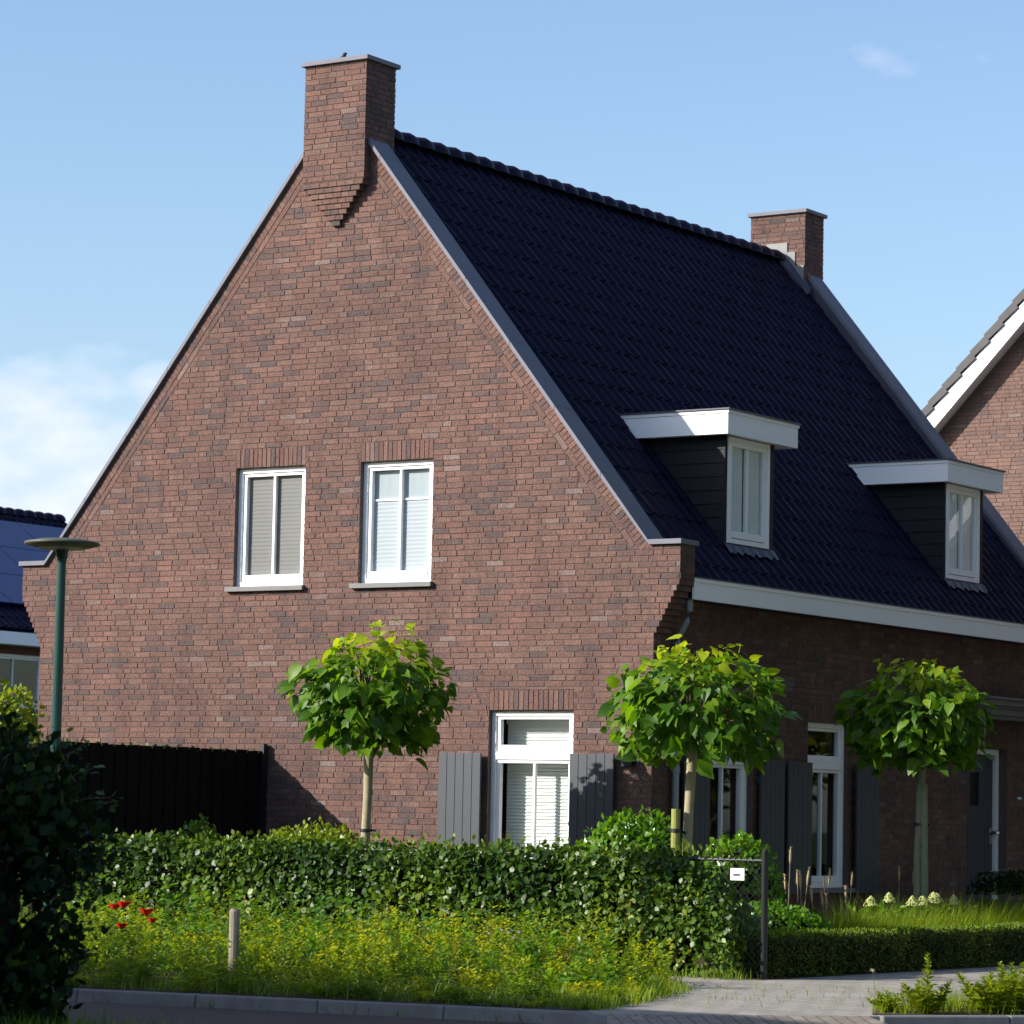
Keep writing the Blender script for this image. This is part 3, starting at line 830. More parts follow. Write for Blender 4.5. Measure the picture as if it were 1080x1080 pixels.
for sgn in (-1, 1):
    P = lambda s, y, h, sgn=sgn: (XR+sgn*(s/nq+h*ns/nq), y, nv(XR)-s*ns/nq+h/nq)
    tiled_slope(mb, P, NY-.26, NY+9, (XR-xe)*nq, row=.33)
    # verge tiles, stepped down the edge
    n = int((XR-xe)*nq/.33)
    for i in range(n):
        s0, s1 = i*.33, (i+1)*.33
        q = [P(s0, NY-.30, -.10), P(s1, NY-.30, -.06), P(s1, NY-.16, -.06), P(s0, NY-.16, -.10), P(s0, NY-.30, .02), P(s1, NY-.30, .045), P(s1, NY-.16, .045), P(s0, NY-.16, .02)]
        mb.hexa(q)
mb.build('roof', M['grey_tile'], nr)
mb = MB()
for sgn in (-1, 1):
    P = lambda s, y, h, sgn=sgn: (XR+sgn*(s/nq+h*ns/nq), y, nv(XR)-s*ns/nq+h/nq)
    e = (XR-xe)*nq
    mb.hexa([P(0, NY-.27, -.30), P(e, NY-.27, -.30), P(e, NY-.24, -.30), P(0, NY-.24, -.30), P(0, NY-.27, -.09), P(e, NY-.27, -.09), P(e, NY-.24, -.09), P(0, NY-.24, -.09)])
    mb.hexa([P(0, NY-.24, -.29), P(e, NY-.24, -.29), P(e, NY, -.29), P(0, NY, -.29), P(0, NY-.24, -.27), P(e, NY-.24, -.27), P(e, NY, -.27), P(0, NY, -.27)])
mb.build('verge_board', M['trim'], nr)

# left neighbour
nl = thing('neighbour_house', (-20, 16, G), 'dark roofed house with solar panels behind the lamp at the left edge', 'house')
RX, RZ, EXL, EZ = -20, 7.12, -16.05, 4.45
lq = math.hypot(EXL-RX, RZ-EZ); la, lb = (EXL-RX)/lq, (RZ-EZ)/lq
mb = MB()
for sgn in (1, -1):
    P = lambda s, y, h, sgn=sgn: (RX+sgn*(s*la+h*lb), y, RZ-s*lb+h*la)
    tiled_slope(mb, P, 8, 23.05, lq)
lr = mb.build('roof', M['tile'], nl)
mb = MB(); ridge_tiles(mb, RX, RZ+.03, 8, 23.05); mb.build('ridge_tiles', M['tile'], lr, smooth=True)
P = lambda s, y, h: (RX+s*la+h*lb, y, RZ-s*lb+h*la)
for i in range(8):
    for j in range(3):
        y0 = 10.2+i*1.55; s0 = .62+j*1.12
        mb = MB(); mb.hexa([P(s0, y0, .06), P(s0+1.1, y0, .06), P(s0+1.1, y0+1.53, .06), P(s0, y0+1.53, .06), P(s0, y0, .10), P(s0+1.1, y0, .10), P(s0+1.1, y0+1.53, .10), P(s0, y0+1.53, .10)])
        if y0 > 15: mb.build('solar_panel', M['solar'], nl)
Tl = lambda u, z, w: (-16.3+w, u, z)
wl = (16.9, 18.5, 3.0, 4.0)
mb = MB(); mb.prism([(8.2, G-.1), (22.9, G-.1), (22.9, 4.35), (8.2, 4.35)], [hole(wl)], Tl, -.28, 0); mb.build('side_wall', M['brick_y'], nl)
mb = MB(); mb.prism([(-23.7, G-.1), (-16.3, G-.1), (-16.3, 4.3), (-20, 6.9), (-23.7, 4.3)], [], lambda u, z, w: (u, 8.2-w, z), -.28, 0); mb.build('gable_wall', M['brick_x'], nl)
mb = MB(); mb.prism([(-23.7, G-.1), (-16.3, G-.1), (-16.3, 4.3), (-20, 6.9), (-23.7, 4.3)], [], lambda u, z, w: (u, 22.9-w, z), -.28, 0)
mb.build('gable_wall', M['brick_x'], nl)
mb = MB(); mb.box(-16.3, -15.9, 8.2, 22.95, 4.15, 4.38); mb.build('eaves_board', M['trim'], nl)
make_window(nl, Tl, *wl, cover=None, sill=(.05, .03))
mb = MB(); mb.box(-17.1, -17.05, 9, 22.5, G, 4.2); mb.build('inner_wall', M['black'], nl)

# houses across the road (they shade the road and stand in the window reflections)
def plain_house(name, label, x0, x1, y0, y1, ez, rz, ridge):
    h = thing(name, ((x0+x1)/2, (y0+y1)/2, G), label, 'house')
    mb = MB()
    if ridge == 'x':
        ym = (y0+y1)/2; prof = [(y0, G-.1), (y1, G-.1), (y1, ez), (ym, rz-.15), (y0, ez)]
        mb.prism(prof, [], lambda u, z, w: (x1-.3+w, u, z), -(x1-x0-.6), 0)
    else:
        xm = (x0+x1)/2; prof = [(x0, G-.1), (x1, G-.1), (x1, ez), (xm, rz-.15), (x0, ez)]
        mb.prism(prof, [], lambda u, z, w: (u, y0+.3-w, z), -(y1-y0-.6), 0)
    mb.build('walls', M['brick_x'], h)
    mb = MB()
    if ridge == 'x':
        sl = (rz-ez)/((y1-y0)/2); q = math.sqrt(1+sl*sl)
        for sg in (-1, 1): tiled_slope(mb, lambda s, y, hh, sg=sg: (y, ym+sg*(s/q+hh*sl/q), rz-s*sl/q+hh/q), x0, x1, ((y1-y0)/2+.3)*q, pitch=.4)
    else:
        sl = (rz-ez)/((x1-x0)/2); q = math.sqrt(1+sl*sl)
        for sg in (-1, 1): tiled_slope(mb, lambda s, y, hh, sg=sg: (xm+sg*(s/q+hh*sl/q), y, rz-s*sl/q+hh/q), y0, y1, ((x1-x0)/2+.3)*q, pitch=.4)
    mb.build('roof', M['tile'], h)
    return h
plain_house('row_house', 'long brick row house across the road whose ridge shades the kerb', -14, 10.6, -25.5, -16.5, 4.2, 7.95, 'x')
plain_house('gabled_house', 'brick house across the road with its gable mirrored in the left upper window', -20, -11, -33, -22, 4.4, 8.6, 'y')

# ================================================================== GROUND
def sheet(name, pts, z, mat, kind='structure', thick=0):
    mb = MB()
    if thick: mb.prism(pts, [], lambda u, v, w: (u, v, z+w), -thick, 0)
    else: mb.prism(pts, [], lambda u, v, w: (u, v, z+w), -.002, 0)
    o = mb.build(name, mat); o['kind'] = kind; return o
sheet('ground', [(-900, -900), (900, -900), (900, 900), (-900, 900)], -.42, M['field'])
# road: left branch along the verge, right branch round the corner
K0, K1, K2 = (-40, -17.3), (8.81, -9.51), (13.03, -8.84)
K3, K4 = (14.55, -7.52), (15.35, -6.5)
K5 = (33, 16.5)
sheet('road', [(-60, -24), (60, -24), (60, 40), (36, 40), (K5[0], K5[1]), K4, K3, (13.4, -8.8), K2, K1, K0, (-60, -20.4)], RD, M['road'])
sheet('pavement', [K0, K1, K2, (13.4, -8.80), K3, K4, K5, (36, 40), (11, 40), (11, -3.0), (-40, -3.0)], G, M['pavers'], thick=.15)
# dropped crossing down to the road
mb = MB(); mb.hexa([(13.25, -8.95, RD-.05), (13.75, -9.75, RD-.05), (15.3, -8.2, RD-.05), (14.6, -7.6, RD-.05), (13.2, -8.86, G+.002), (13.75, -9.75, RD+.004), (15.3, -8.2, RD+.004), (14.56, -7.56, G+.002)])
o = mb.build('driveway', M['drive']); o['kind'] = 'structure'
sheet('garden_soil', [(-6, -3.35), (11.35, -3.35), (11.35, 22), (-6, 22)], G+.004, M['soil'])
VERGE = [(-20, -13.9), (8.8, -9.36), (12.9, -8.70), (12.75, -8.0), (11.9, -5.8), (11.0, -4.6), (-20, -4.9)]
sheet('verge_soil', VERGE, G+.006, M['soil'])
sheet('near_verge', [(-5, -18), (14.6, -14.9), (14.3, -13.75), (12.0, -13.2), (-5, -15.9)], RD+.08, M['field'], thick=.06)
CORNER = [(14.50, -7.38), (13.98, -6.35), (14.2, -5.3), (15.0, -4.2), (16.6, -3.3), (17.3, -3.9), (15.28, -6.42)]
sheet('corner_soil', CORNER, G+.006, M['soil'])
def kerb(a, b, n, label=None):
    a, b = Vector(a), Vector(b); d = (b-a); ln = d.length; d.normalize(); nrm = Vector((d.y, -d.x))
    mb = MB(); w = ln/n
    for i in range(n):
        p, q = a+d*(i*w+.003), a+d*((i+1)*w-.003)
        i0, i1 = p-nrm*.06, q-nrm*.06; o0, o1 = p+nrm*.07, q+nrm*.07
        t = G+.006
        mb.hexa([(o0.x, o0.y, RD-.04), (o1.x, o1.y, RD-.04), (i1.x, i1.y, RD-.04), (i0.x, i0.y, RD-.04), (o0.x-nrm.x*.02, o0.y-nrm.y*.02, t), (o1.x-nrm.x*.02, o1.y-nrm.y*.02, t), (i1.x, i1.y, t), (i0.x, i0.y, t)])
    o = mb.build('kerb', M['kerb'], bevel=.012); o['kind'] = 'structure'; return o
kerb((-11.1, -12.68), (12.95, -8.85), 24)
kerb((14.6, -7.46), (22.6, 2.8), 13)
mb = MB(); mb.hexa([(12.97, -8.97, RD-.04), (13.35, -8.98, RD-.04), (13.3, -8.80, RD-.04), (12.95, -8.79, RD-.04), (12.97, -8.95, G+.012), (13.35, -8.96, RD+.02), (13.3, -8.80, RD+.06), (12.95, -8.79, G+.012)])
o = mb.build('kerb', M['kerb'], bevel=.01); o['kind'] = 'structure'

# ================================================================== PLANTS
def in_poly(P, poly):
    x, y = P[:, 0], P[:, 1]; c = np.zeros(len(P), bool); n = len(poly)
    for i in range(n):
        x0, y0 = poly[i]; x1, y1 = poly[(i+1) % n]
        t = ((y0 > y) != (y1 > y)) & (x < (x1-x0)*(y-y0)/(y1-y0+1e-12)+x0); c ^= t
    return c
# globe catalpas --------------------------------------------------------
def globe_tree(loc, zc, rx, rz, lean, label, bark, seed, tie=None, cat_group='round headed catalpa trees'):
    global RNG
    RNG = np.random.default_rng(seed); random.seed(seed)
    x, y = loc
    t = thing('catalpa_tree', (x, y, G), label, 'tree', cat_group)
    zb = zc-rz*.72
    mb = MB()
    pts = [(x+lean*k*.3+.016*math.sin(k*6+seed), y, G+(zb+.12-G)*k) for k in (0, .12, .3, .5, .7, .88, 1)]
    mb.tube(pts, [.062, .053, .049, .046, .044, .047, .052], 12)
    tr = mb.build('trunk', bark, t, smooth=True)
    top = Vector(pts[-1])
    mb = MB(); 
    for i in range(26):
        a = i*2.4; el = random.uniform(.1, 1.3)
        d = Vector((math.cos(a)*math.cos(el), math.sin(a)*math.cos(el), math.sin(el)))
        e = top+Vector((d.x*rx*.75, d.y*rx*.75, d.z*rz*1.15+.05))
        m = top*.5+e*.5+Vector((random.uniform(-.05, .05), random.uniform(-.05, .05), .08))
        mb.tube([top, m, e], [.019, .012, .005], 6)
    mb.build('branches', M['twig'], t, smooth=True)
    n = 1500
    d = rdir(n*2); d = d[d[:, 2] > -.80][:n]; n = len(d)
    lump = 1+.20*fbm(d, 2.2, seed)+.20*fbm(d, 5.0, seed+3)
    r = (.38+.62*RNG.random(n)**.5)*lump
    # sparse tufts: knock out leaves in the gaps of a noise field
    keep = (fbm(d, 4.6, seed+9) > -.38) | (RNG.random(n) < .28)
    d, r = d[keep], r[keep]; n = len(d)
    zsc = np.where(d[:, 2] > 0, rz, rz*.92)
    pos = np.stack([x+lean+d[:, 0]*rx*r*.93, y+d[:, 1]*rx*r*.93, zc-.10*rz+d[:, 2]*zsc*r], 1)
    hor = np.stack([d[:, 0], d[:, 1], np.zeros(n)], 1); hor = norm(hor+.001)
    droop = np.where(d[:, 2] > .3, .25, .75)+RNG.normal(size=n)*.25
    tip = norm(hor*.9+rdir(n)*.75-np.array([0, 0, 1])*droop[:, None])
    nr_ = norm(d*.7+np.array([0, 0, .75])+rdir(n)*.85)
    size = (.065+.125*RNG.random(n)**1.5)*np.where(d[:, 2] > .5, .8, 1)
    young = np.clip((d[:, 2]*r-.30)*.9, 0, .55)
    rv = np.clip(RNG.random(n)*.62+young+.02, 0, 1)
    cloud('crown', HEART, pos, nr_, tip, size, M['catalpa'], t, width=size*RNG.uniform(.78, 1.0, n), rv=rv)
    if tie:
        mb = MB(); mb.lathe([(.052, -.015), (.058, -.012), (.058, .012), (.052, .015)], (x+lean*.12, y, tie), 14); mb.tube([(x, y, tie), (x+.10, y+.04, tie)], .012, 6); mb.build('tree_tie', M['black'], t)
    return t
globe_tree((6.25, -2.2), 2.30, .76, .70, .02, 'round headed catalpa tree standing in front of the sunlit gable wall', M['bark'], 3, tie=.96)
globe_tree((9.80, -2.0), 2.20, .84, .62, .05, 'round headed catalpa tree at the house corner with a short green stake', M['bark'], 8, tie=None)
globe_tree((9.95, 2.47), 2.24, .75, .64, -.02, 'round headed catalpa tree in front of the dark side wall, nearest the door', M['bark_green'], 15, tie=1.13)
mb = MB(); mb.tube([(9.735, -2.12, G), (9.735, -2.12, 1.22)], [.043, .042], 12)
st = mb.build('tree_stake', M['stake'], smooth=False); tag(st, 'short greenish round stake tied to the catalpa at the house corner', 'stake')
mb = MB(); mb.lathe([(.044, -.018), (.052, -.014), (.052, .014), (.044, .018)], (9.735, -2.12, 1.02), 14); mb.tube([(9.75, -2.10, 1.02), (9.82, -2.0, .99)], .014, 6)
mb.build('tie_band', M['black'], st)
mb = MB(); mb.tube([(10.03, 2.46, G), (10.0, 2.46, 1.55)], [.04, .036], 10)
tag(mb.build('tree_stake', M['bark_green'], smooth=False), 'tall grey green stake beside the catalpa nearest the door', 'stake')

# leafy box-like volumes ------------------------------------------------
def leaf_box(name, x0, x1, y0, y1, z0, z1, faces, dens, size, mat, tmpl, parent=None, rough=.05, core=None, mask=None, up=.3, width=1.0, bulge=.06):
    P, Nn = [], []
    for f in faces:
        if f in ('-y', '+y'): A = (x1-x0)*(z1-z0); n = int(A*dens); p = np.stack([RNG.uniform(x0, x1, n), np.full(n, y0 if f == '-y' else y1), RNG.uniform(z0, z1, n)], 1); q = np.array([0, -1 if f == '-y' else 1, 0])
        elif f in ('-x', '+x'): A = (y1-y0)*(z1-z0); n = int(A*dens); p = np.stack([np.full(n, x0 if f == '-x' else x1), RNG.uniform(y0, y1, n), RNG.uniform(z0, z1, n)], 1); q = np.array([-1 if f == '-x' else 1, 0, 0])
        else: A = (x1-x0)*(y1-y0); n = int(A*dens); p = np.stack([RNG.uniform(x0, x1, n), RNG.uniform(y0, y1, n), np.full(n, z1)], 1); q = np.array([0, 0, 1])
        P.append(p); Nn.append(np.tile(q, (n, 1)))
    P = np.concatenate(P); Nn = np.concatenate(Nn).astype(float); n = len(P)
    P = P+Nn*(fbm(P, 5)*bulge+fbm(P, 14, 2)*bulge*.5)[:, None]-Nn*(RNG.random(n)**2*rough*3)[:, None]+rdir(n)*rough*.4
    if mask is not None: k = mask(P); P, Nn = P[k], Nn[k]; n = len(P)
    tip = norm(Nn*.5+rdir(n)*.8+np.array([0, 0, -.25])); nn = norm(Nn*1.0+np.array([0, 0, up])+rdir(n)*.55)
    sz = size*RNG.uniform(.6, 1.25, n)
    rv = np.clip(RNG.random(n)*.70+.45*fbm(P, 1.7, 4)*.6+.12*fbm(P, 6, 2)+.13, 0, 1)
    return cloud(name, tmpl, P, nn, tip, sz, mat, parent, width=sz*width, rv=rv)
# front hedge
RNG = np.random.default_rng(21)
hd = thing('hedge', (7, -3.2, G), 'long clipped broad leaved hedge in front of the brick gable', 'hedge')
hx0, hx1, hy0, hy1, hz1 = 1.2, 11.12, -3.42, -2.88, .80
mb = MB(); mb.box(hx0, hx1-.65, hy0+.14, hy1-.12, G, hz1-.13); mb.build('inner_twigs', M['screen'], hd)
def hmask(P):
    e = hx1-P[:, 0]
    top = hz1+.05-np.clip(.75-e, 0, 1)**1.6*.95
    low = (e > .30) | (P[:, 2] > G+.1)
    thin = (P[:, 2] > .12) | (e > .9) | (RNG.random(len(P)) < .45)
    return (P[:, 2] < top+.03) & thin
leaf_box('leaves', hx0, hx1-.05, hy0, hy1, G+.02, hz1, ['-y', '-y', 'top', '+x'], 980, .060, M['hedge'], OVAL, hd, rough=.075, mask=hmask, width=1.25, bulge=.05)
# thin sprigs over the top and the ragged end
n = 520
bx_ = RNG.uniform(2.5, hx1-.3, n); pos = np.stack([bx_, RNG.uniform(hy0+.05, hy1, n), hz1+RNG.random(n)**2.2*.11], 1)
cloud('leaves', OVAL, pos, rdir(n)+np.array([0, -.3, .6]), rdir(n)*.5+np.array([0, 0, 1.]), RNG.uniform(.03, .065, n), M['hedge'], hd, rv=RNG.random(n)*.4+.5)
n = 1500
ex = hx1-.05-RNG.random(n)**1.3*.9; pos = np.stack([ex, RNG.uniform(hy0-.05, hy1, n), G+.05+(RNG.random(n)**.8)*.95*np.clip((hx1+.05-ex)/.7, .1, 1)**.5], 1)
cloud('leaves', OVAL, pos, norm(rdir(n)+np.array([.2, -.9, .4])), rdir(n)+np.array([.2, 0, -.2]), RNG.uniform(.03, .07, n), M['hedge'], hd, rv=RNG.random(n)*.6+.35)

# box hedge along the pavement
bh = thing('box_hedge', (11.2, 2, G), 'low clipped box hedge along the pavement on the right', 'hedge')
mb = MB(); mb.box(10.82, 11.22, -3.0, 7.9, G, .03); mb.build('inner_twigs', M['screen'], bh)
leaf_box('leaves', 10.76, 11.30, -3.10, 8.0, G+.01, .10, ['-y', 'top', '+x'], 6500, .024, M['box'], LEAF, bh, rough=.014, bulge=.022, width=1.2)

n = 7000
pos = np.stack([RNG.uniform(10.78, 11.29, n), RNG.uniform(-3.12, 7.9, n), RNG.uniform(.085, .14, n)], 1)
cloud('leaves', LEAF, pos, norm(rdir(n)*.6+np.array([0, -.8, .4])), norm(rdir(n)*.5+np.array([0, 0, 1.])), RNG.uniform(.018, .032, n), M['lime'], bh, rv=RNG.random(n)*.6)  # brighter lime leaves give the hedge top its sunlit rim by colour

def bush(name, c, r, n, size, mat, tmpl, label, cat='shrub', group=None, core=True, seed=1, width=1.1, uprt=.3, corek=.72, rmin=.75, squash=-.2, sq=1.):
    global RNG
    RNG = np.random.default_rng(seed)
    t = thing(name, (c[0], c[1], G), label, cat, group)
    d = rdir(n*2); d = d[d[:, 2] > squash][:n]; n = len(d)
    lump = 1+.16*fbm(d, 3.1, seed)+.08*fbm(d, 7, seed)
    rr = (rmin+(1-rmin)*RNG.random(n))*lump
    ds = np.sign(d)*np.abs(d)**sq
    pos = np.array(c)+ds*np.array(r)*rr[:, None]
    pos = pos[pos[:, 2] > G]; d = d[:len(pos)] if len(pos) != n else d
    n = len(pos); d = norm((pos-np.array(c))/np.array(r))
    nn = norm(d+rdir(n)*.6+np.array([0, 0, uprt])); tip = norm(d*.6+rdir(n)*.7+np.array([0, 0, .35]))
    sz = size*RNG.uniform(.6, 1.25, n)
    rv = np.clip(RNG.random(n)*.7+.3*(fbm(pos, 3, seed)*.5+.5), 0, 1)
    cloud('leaves', tmpl, pos, nn, tip, sz, mat, t, width=sz*width, rv=rv)
    if core:
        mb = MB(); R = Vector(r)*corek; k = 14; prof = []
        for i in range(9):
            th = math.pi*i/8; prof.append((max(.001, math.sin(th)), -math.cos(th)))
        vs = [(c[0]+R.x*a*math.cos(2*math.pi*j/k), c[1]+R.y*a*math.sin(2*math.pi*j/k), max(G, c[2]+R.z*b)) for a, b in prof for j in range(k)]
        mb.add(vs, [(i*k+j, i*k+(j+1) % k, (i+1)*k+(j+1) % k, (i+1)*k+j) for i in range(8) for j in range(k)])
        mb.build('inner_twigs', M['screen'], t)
    return t
bush('shrub', (8.95, -1.55, .62), (.62, .55, .55), 2600, .062, M['laurel'], OVAL, 'bright green rounded shrub behind the hedge beside the right shutter', seed=31)
bush('shrub', (9.95, -1.3, .50), (.42, .4, .46), 1200, .06, M['laurel'], OVAL, 'smaller bright green shrub just right of the staked tree trunk', seed=32)
bush('shrub', (5.35, -1.9, .45), (.72, .45, .58), 2600, .05, M['euonymus'], OVAL, 'yellow green shrub behind the hedge left of the catalpa trunk', seed=33)
bush('shrub', (3.9, -1.9, .42), (.55, .4, .56), 1500, .055, M['laurel'], OVAL, 'darker green shrub behind the hedge below the black screen', seed=34)
bush('shrub', (0.55, -1.7, 1.15), (1.1, .9, 1.30), 6500, .07, M['euonymus'], OVAL, 'sunlit yellow green shrub at the left edge behind the dark bush', seed=35)
bush('shrub', (10.35, -1.55, .02), (.62, .95, .36), 3800, .045, M['laurel'], OVAL, 'low leafy green shrub beside the fence post behind the box hedge', seed=36)
# big dark shrub in the near left corner
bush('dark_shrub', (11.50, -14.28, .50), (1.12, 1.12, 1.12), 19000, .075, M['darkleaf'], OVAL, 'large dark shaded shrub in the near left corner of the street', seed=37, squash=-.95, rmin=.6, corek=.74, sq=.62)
RNG = np.random.default_rng(77)
tw = thing('leafy_branches', (12.2, -13.8, G), 'thin leafy branches reaching right out of the dark near shrub', 'branches')
mb = MB(); lp, ln_, lt = [], [], []
for (dx_, dz_, z0, l) in ((.75, .25, 1.0, .42), (.9, .12, .86, .36), (.9, .05, .72, .40), (.7, -.1, .62, .36), (.6, .45, 1.12, .36), (.95, .0, .50, .26), (.85, -.25, .35, .30), (.6, .8, 1.22, .26), (.9, -.05, .18, .22), (-.3, .9, 1.3, .2), (.2, .9, 1.3, .2), (.8,.3,.95,.45), (.85,.1,.8,.42)):
    a = Vector((12.22, -13.58, z0+.06)); rt = Vector((.832, .554, 0)); e = a+rt*l*dx_*1.05+Vector((0, 0, dz_*l)); m = a*.5+e*.5+Vector((0, 0, .04))
    mb.tube([a, m, e], [.006, .004, .002], 5)
    for k in range(15):
        t = (k+1)/15; p = (a*(1-t)**2+m*2*t*(1-t)+e*t*t); lp.append(tuple(p+Vector(RNG.normal(size=3)*.022))); ln_.append(RNG.normal(size=3)+np.array([0, 0, 1.2])); lt.append(np.array(rt)*1+RNG.normal(size=3)*.7)
mb.build('twigs', M['twig'], tw)
cloud('leaves', OVAL, np.array(lp), np.array(ln_), np.array(lt), RNG.uniform(.035, .065, len(lp)), M['ivy'], tw, width=.04)

# ivy screen beside the gable -------------------------------------------
RNG = np.random.default_rng(40)
sx = 3.33
isc = thing('ivy_screen', (sx, -1.6, G), 'tall black shaded ivy screen standing out from the gable wall', 'screen')
mb = MB(); mb.box(sx-.10, sx-.045, -3.7, -.03, G, 1.76)
for i in range(36): mb.box(sx-.045, sx-.022-.012*(i % 2), -.13-i*.1+.006, -.04-i*.1, G, 1.79-.012*random.random())
mb.build('panel', M['screen'], isc)
mb = MB(); mb.box(sx-.06, sx+.01, -.10, -.03, G, 1.86); mb.build('post', M['black'], isc)
leaf_box('leaves', sx-.16, sx-.03, -3.7, -.12, G, 1.78, ['-x', 'top'], 420, .045, M['ivy'], OVAL, isc, rough=.02, bulge=.01, width=1.2)

# fence with chain link -------------------------------------------------
fn = thing('chain_link_fence', (11.2, -3.2, G), 'black chain link fence with corner post at the end of the hedge', 'fence')
px, py = 11.28, -3.19
mb = MB(); mb.tube([(px, py, G), (px, py, .85)], .031, 12); mb.tube([(px, py, .85), (px, py, .87)], [.033, .02], 12)
mb.build('post', M['fence_metal'], fn, smooth=False)
mb = MB(); mb.tube([(px, py, .775), (8.2, py, .785), (5.6, py, .785)], .014, 8); mb.build('rail', M['fence_metal'], fn)
mb = MB(); z0, z1 = G+.06, .77; s = .06
x = px-1.5
while x < px:
    for sg in (1, -1):
        a = (x, z0); h = z1-z0; b = (x+sg*h, z1)
        if sg > 0 and b[0] > px: t = (px-x)/h; b = (px, z0+h*t)
        if sg < 0 and b[0] < px-1.5: t = (x-px+1.5)/h; b = (px-1.5, z0+h*t)
        mb.tube([(a[0], py+.003*sg, a[1]), (b[0], py+.003*sg, b[1])], .0013, 4)
    x += s
x = 0
while x < z1-z0: # lower right triangle of the other diagonal
    mb.tube([(px, py, z0+x), (px-(z1-z0-x), py, z1)], .0013, 4); x += s
for z in (z0, .1): mb.tube([(px-1.5, py, z), (px, py, z)], .0025, 4)
mb.tube([(px, py, G+.02), (px, py, .78)], .006, 6); mb.tube([(px, py, .72), (px, py, .72)], .006, 6)
mb.build('mesh', M['wire'], fn)
mb = MB()   # loose binding along the rail
x = px-.1
while x > px-2.3:
    mb.tube([(x, py-.017, .765), (x-.03, py-.017, .795)], .005, 5); x -= .058
mb.build('wire_binding', M['wire'], fn)
# small white plate
sg = thing('small_sign', (11.0, -3.22, .65), 'small white plate hanging on the chain link fence beside the post', 'sign')
mb = MB(); mb.box(10.965, 11.105, -3.245, -3.238, .60, .705); mb.build('plate', M['sign'], sg, bevel=.002)
mb = MB(); mb.box(10.995, 11.06, -3.249, -3.246, .640, .658); mb.build('dark_marking', M['lead'], sg)

# street lamp ------------------------------------------------------------
lx, ly = 6.75, -7.37
sl_ = thing('street_lamp', (lx, ly, G), 'green street lamp pole with a flat disc head left of the house', 'street lamp')
mb = MB(); mb.tube([(lx, ly, G), (lx, ly, .9), (lx, ly, .92), (lx, ly, 3.18), (lx, ly, 3.22), (lx, ly, 3.30)], [.06, .06, .047, .038, .042, .062], 16); mb.build('pole', M['pole'], sl_, smooth=False)
mb = MB(); mb.lathe([(.001, .0), (.10, .0), (.22, .012), (.315, .035), (.325, .05), (.31, .062), (.20, .083), (.08, .094), (.001, .096)], (lx, ly, 3.30), 36); mb.build('lamp_head', M['lamp'], sl_, smooth=True)
mb = MB(); mb.lathe([(.001, -.006), (.12, -.006), (.20, .002), (.21, .01)], (lx, ly, 3.30), 30); mb.build('lens', M['lens'], sl_, smooth=True)

# little wooden post in the verge
o_ = (9.57, -8.45)
mb = MB(); mb.tube([(o_[0], o_[1], G), (o_[0]-.004, o_[1], .34), (o_[0]-.004, o_[1], .36)], [.042, .040, .032], 12)
tag(mb.build('wooden_post', M['post']), 'short weathered wooden post standing in the verge beside the kerb', 'post')

# wild verge --------------------------------------------------------------
def sprigs(name, poly, nplants, hmin, hmax, leaf, mat, per=34, seed=50, yfun=None, spread=.05, label=None, parent=None, tmpl=LEAF, gap=.16):
    global RNG
    RNG = np.random.default_rng(seed)
    xs = [p[0] for p in poly]; ys = [p[1] for p in poly]
    P = np.stack([RNG.uniform(max(min(xs), 4.5), max(xs), nplants*6), RNG.uniform(min(ys), max(ys), nplants*6)], 1)
    P = P[in_poly(P, poly)]; P = P[(fbm(np.c_[P, P[:, :1]], 3.7, seed+11) > -.10) | (RNG.random(len(P)) < gap)][:nplants]; n = len(P)
    h = RNG.uniform(hmin, hmax, n)*(1+.50*fbm(np.c_[P, P[:, :1]], 2.3, seed)+.22*fbm(np.c_[P, P[:, :1]], 7., seed))
    tone = .38*fbm(np.c_[P, P[:, :1]], 3.4, seed+5)+.12*RNG.normal(size=n)
    if yfun: h = h*yfun(P)
    q_ = np.hypot(P[:, 0]-9.72, P[:, 1]+8.65); h = h*np.clip(q_/.32, .35, 1)
    lean = RNG.normal(size=(n, 2))*.10
    t = RNG.random((n, per))**.65
    a = RNG.random((n, per))*2*np.pi; rad = spread*(1.15-t)*RNG.random((n, per))+.006
    pos = np.stack([P[:, 0:1]+lean[:, 0:1]*t*h[:, None]*2+np.cos(a)*rad, P[:, 1:2]+lean[:, 1:2]*t*h[:, None]*2+np.sin(a)*rad, G+t*h[:, None]], 2).reshape(-1, 3)
    d = np.stack([np.cos(a), np.sin(a), np.full_like(a, .5)], 2).reshape(-1, 3); m = len(pos)
    rv = np.clip((t*.55).ravel()+RNG.random(m)*.35+np.repeat(tone, per), 0, 1)
    return cloud(name, tmpl, pos, norm(np.array([0, 0, 1.])+rdir(m)*.6), norm(d+rdir(m)*.3), leaf*RNG.uniform(.6, 1.4, m), mat, None, width=leaf*.9, rv=rv)
fade = lambda P: np.clip((12.75-P[:, 0])/1.9, .25, 1)*np.clip((P[:, 1]+9.4+(8.8-P[:, 0])*.155+.15)/.9, .3, 1)
o = sprigs('wild_plants', VERGE, 2000, .20, .53, .038, M['weed'], per=40, yfun=fade, spread=.065); tag(o, 'yellow green wild plants filling the verge between kerb and hedge', 'weeds', kind='stuff')
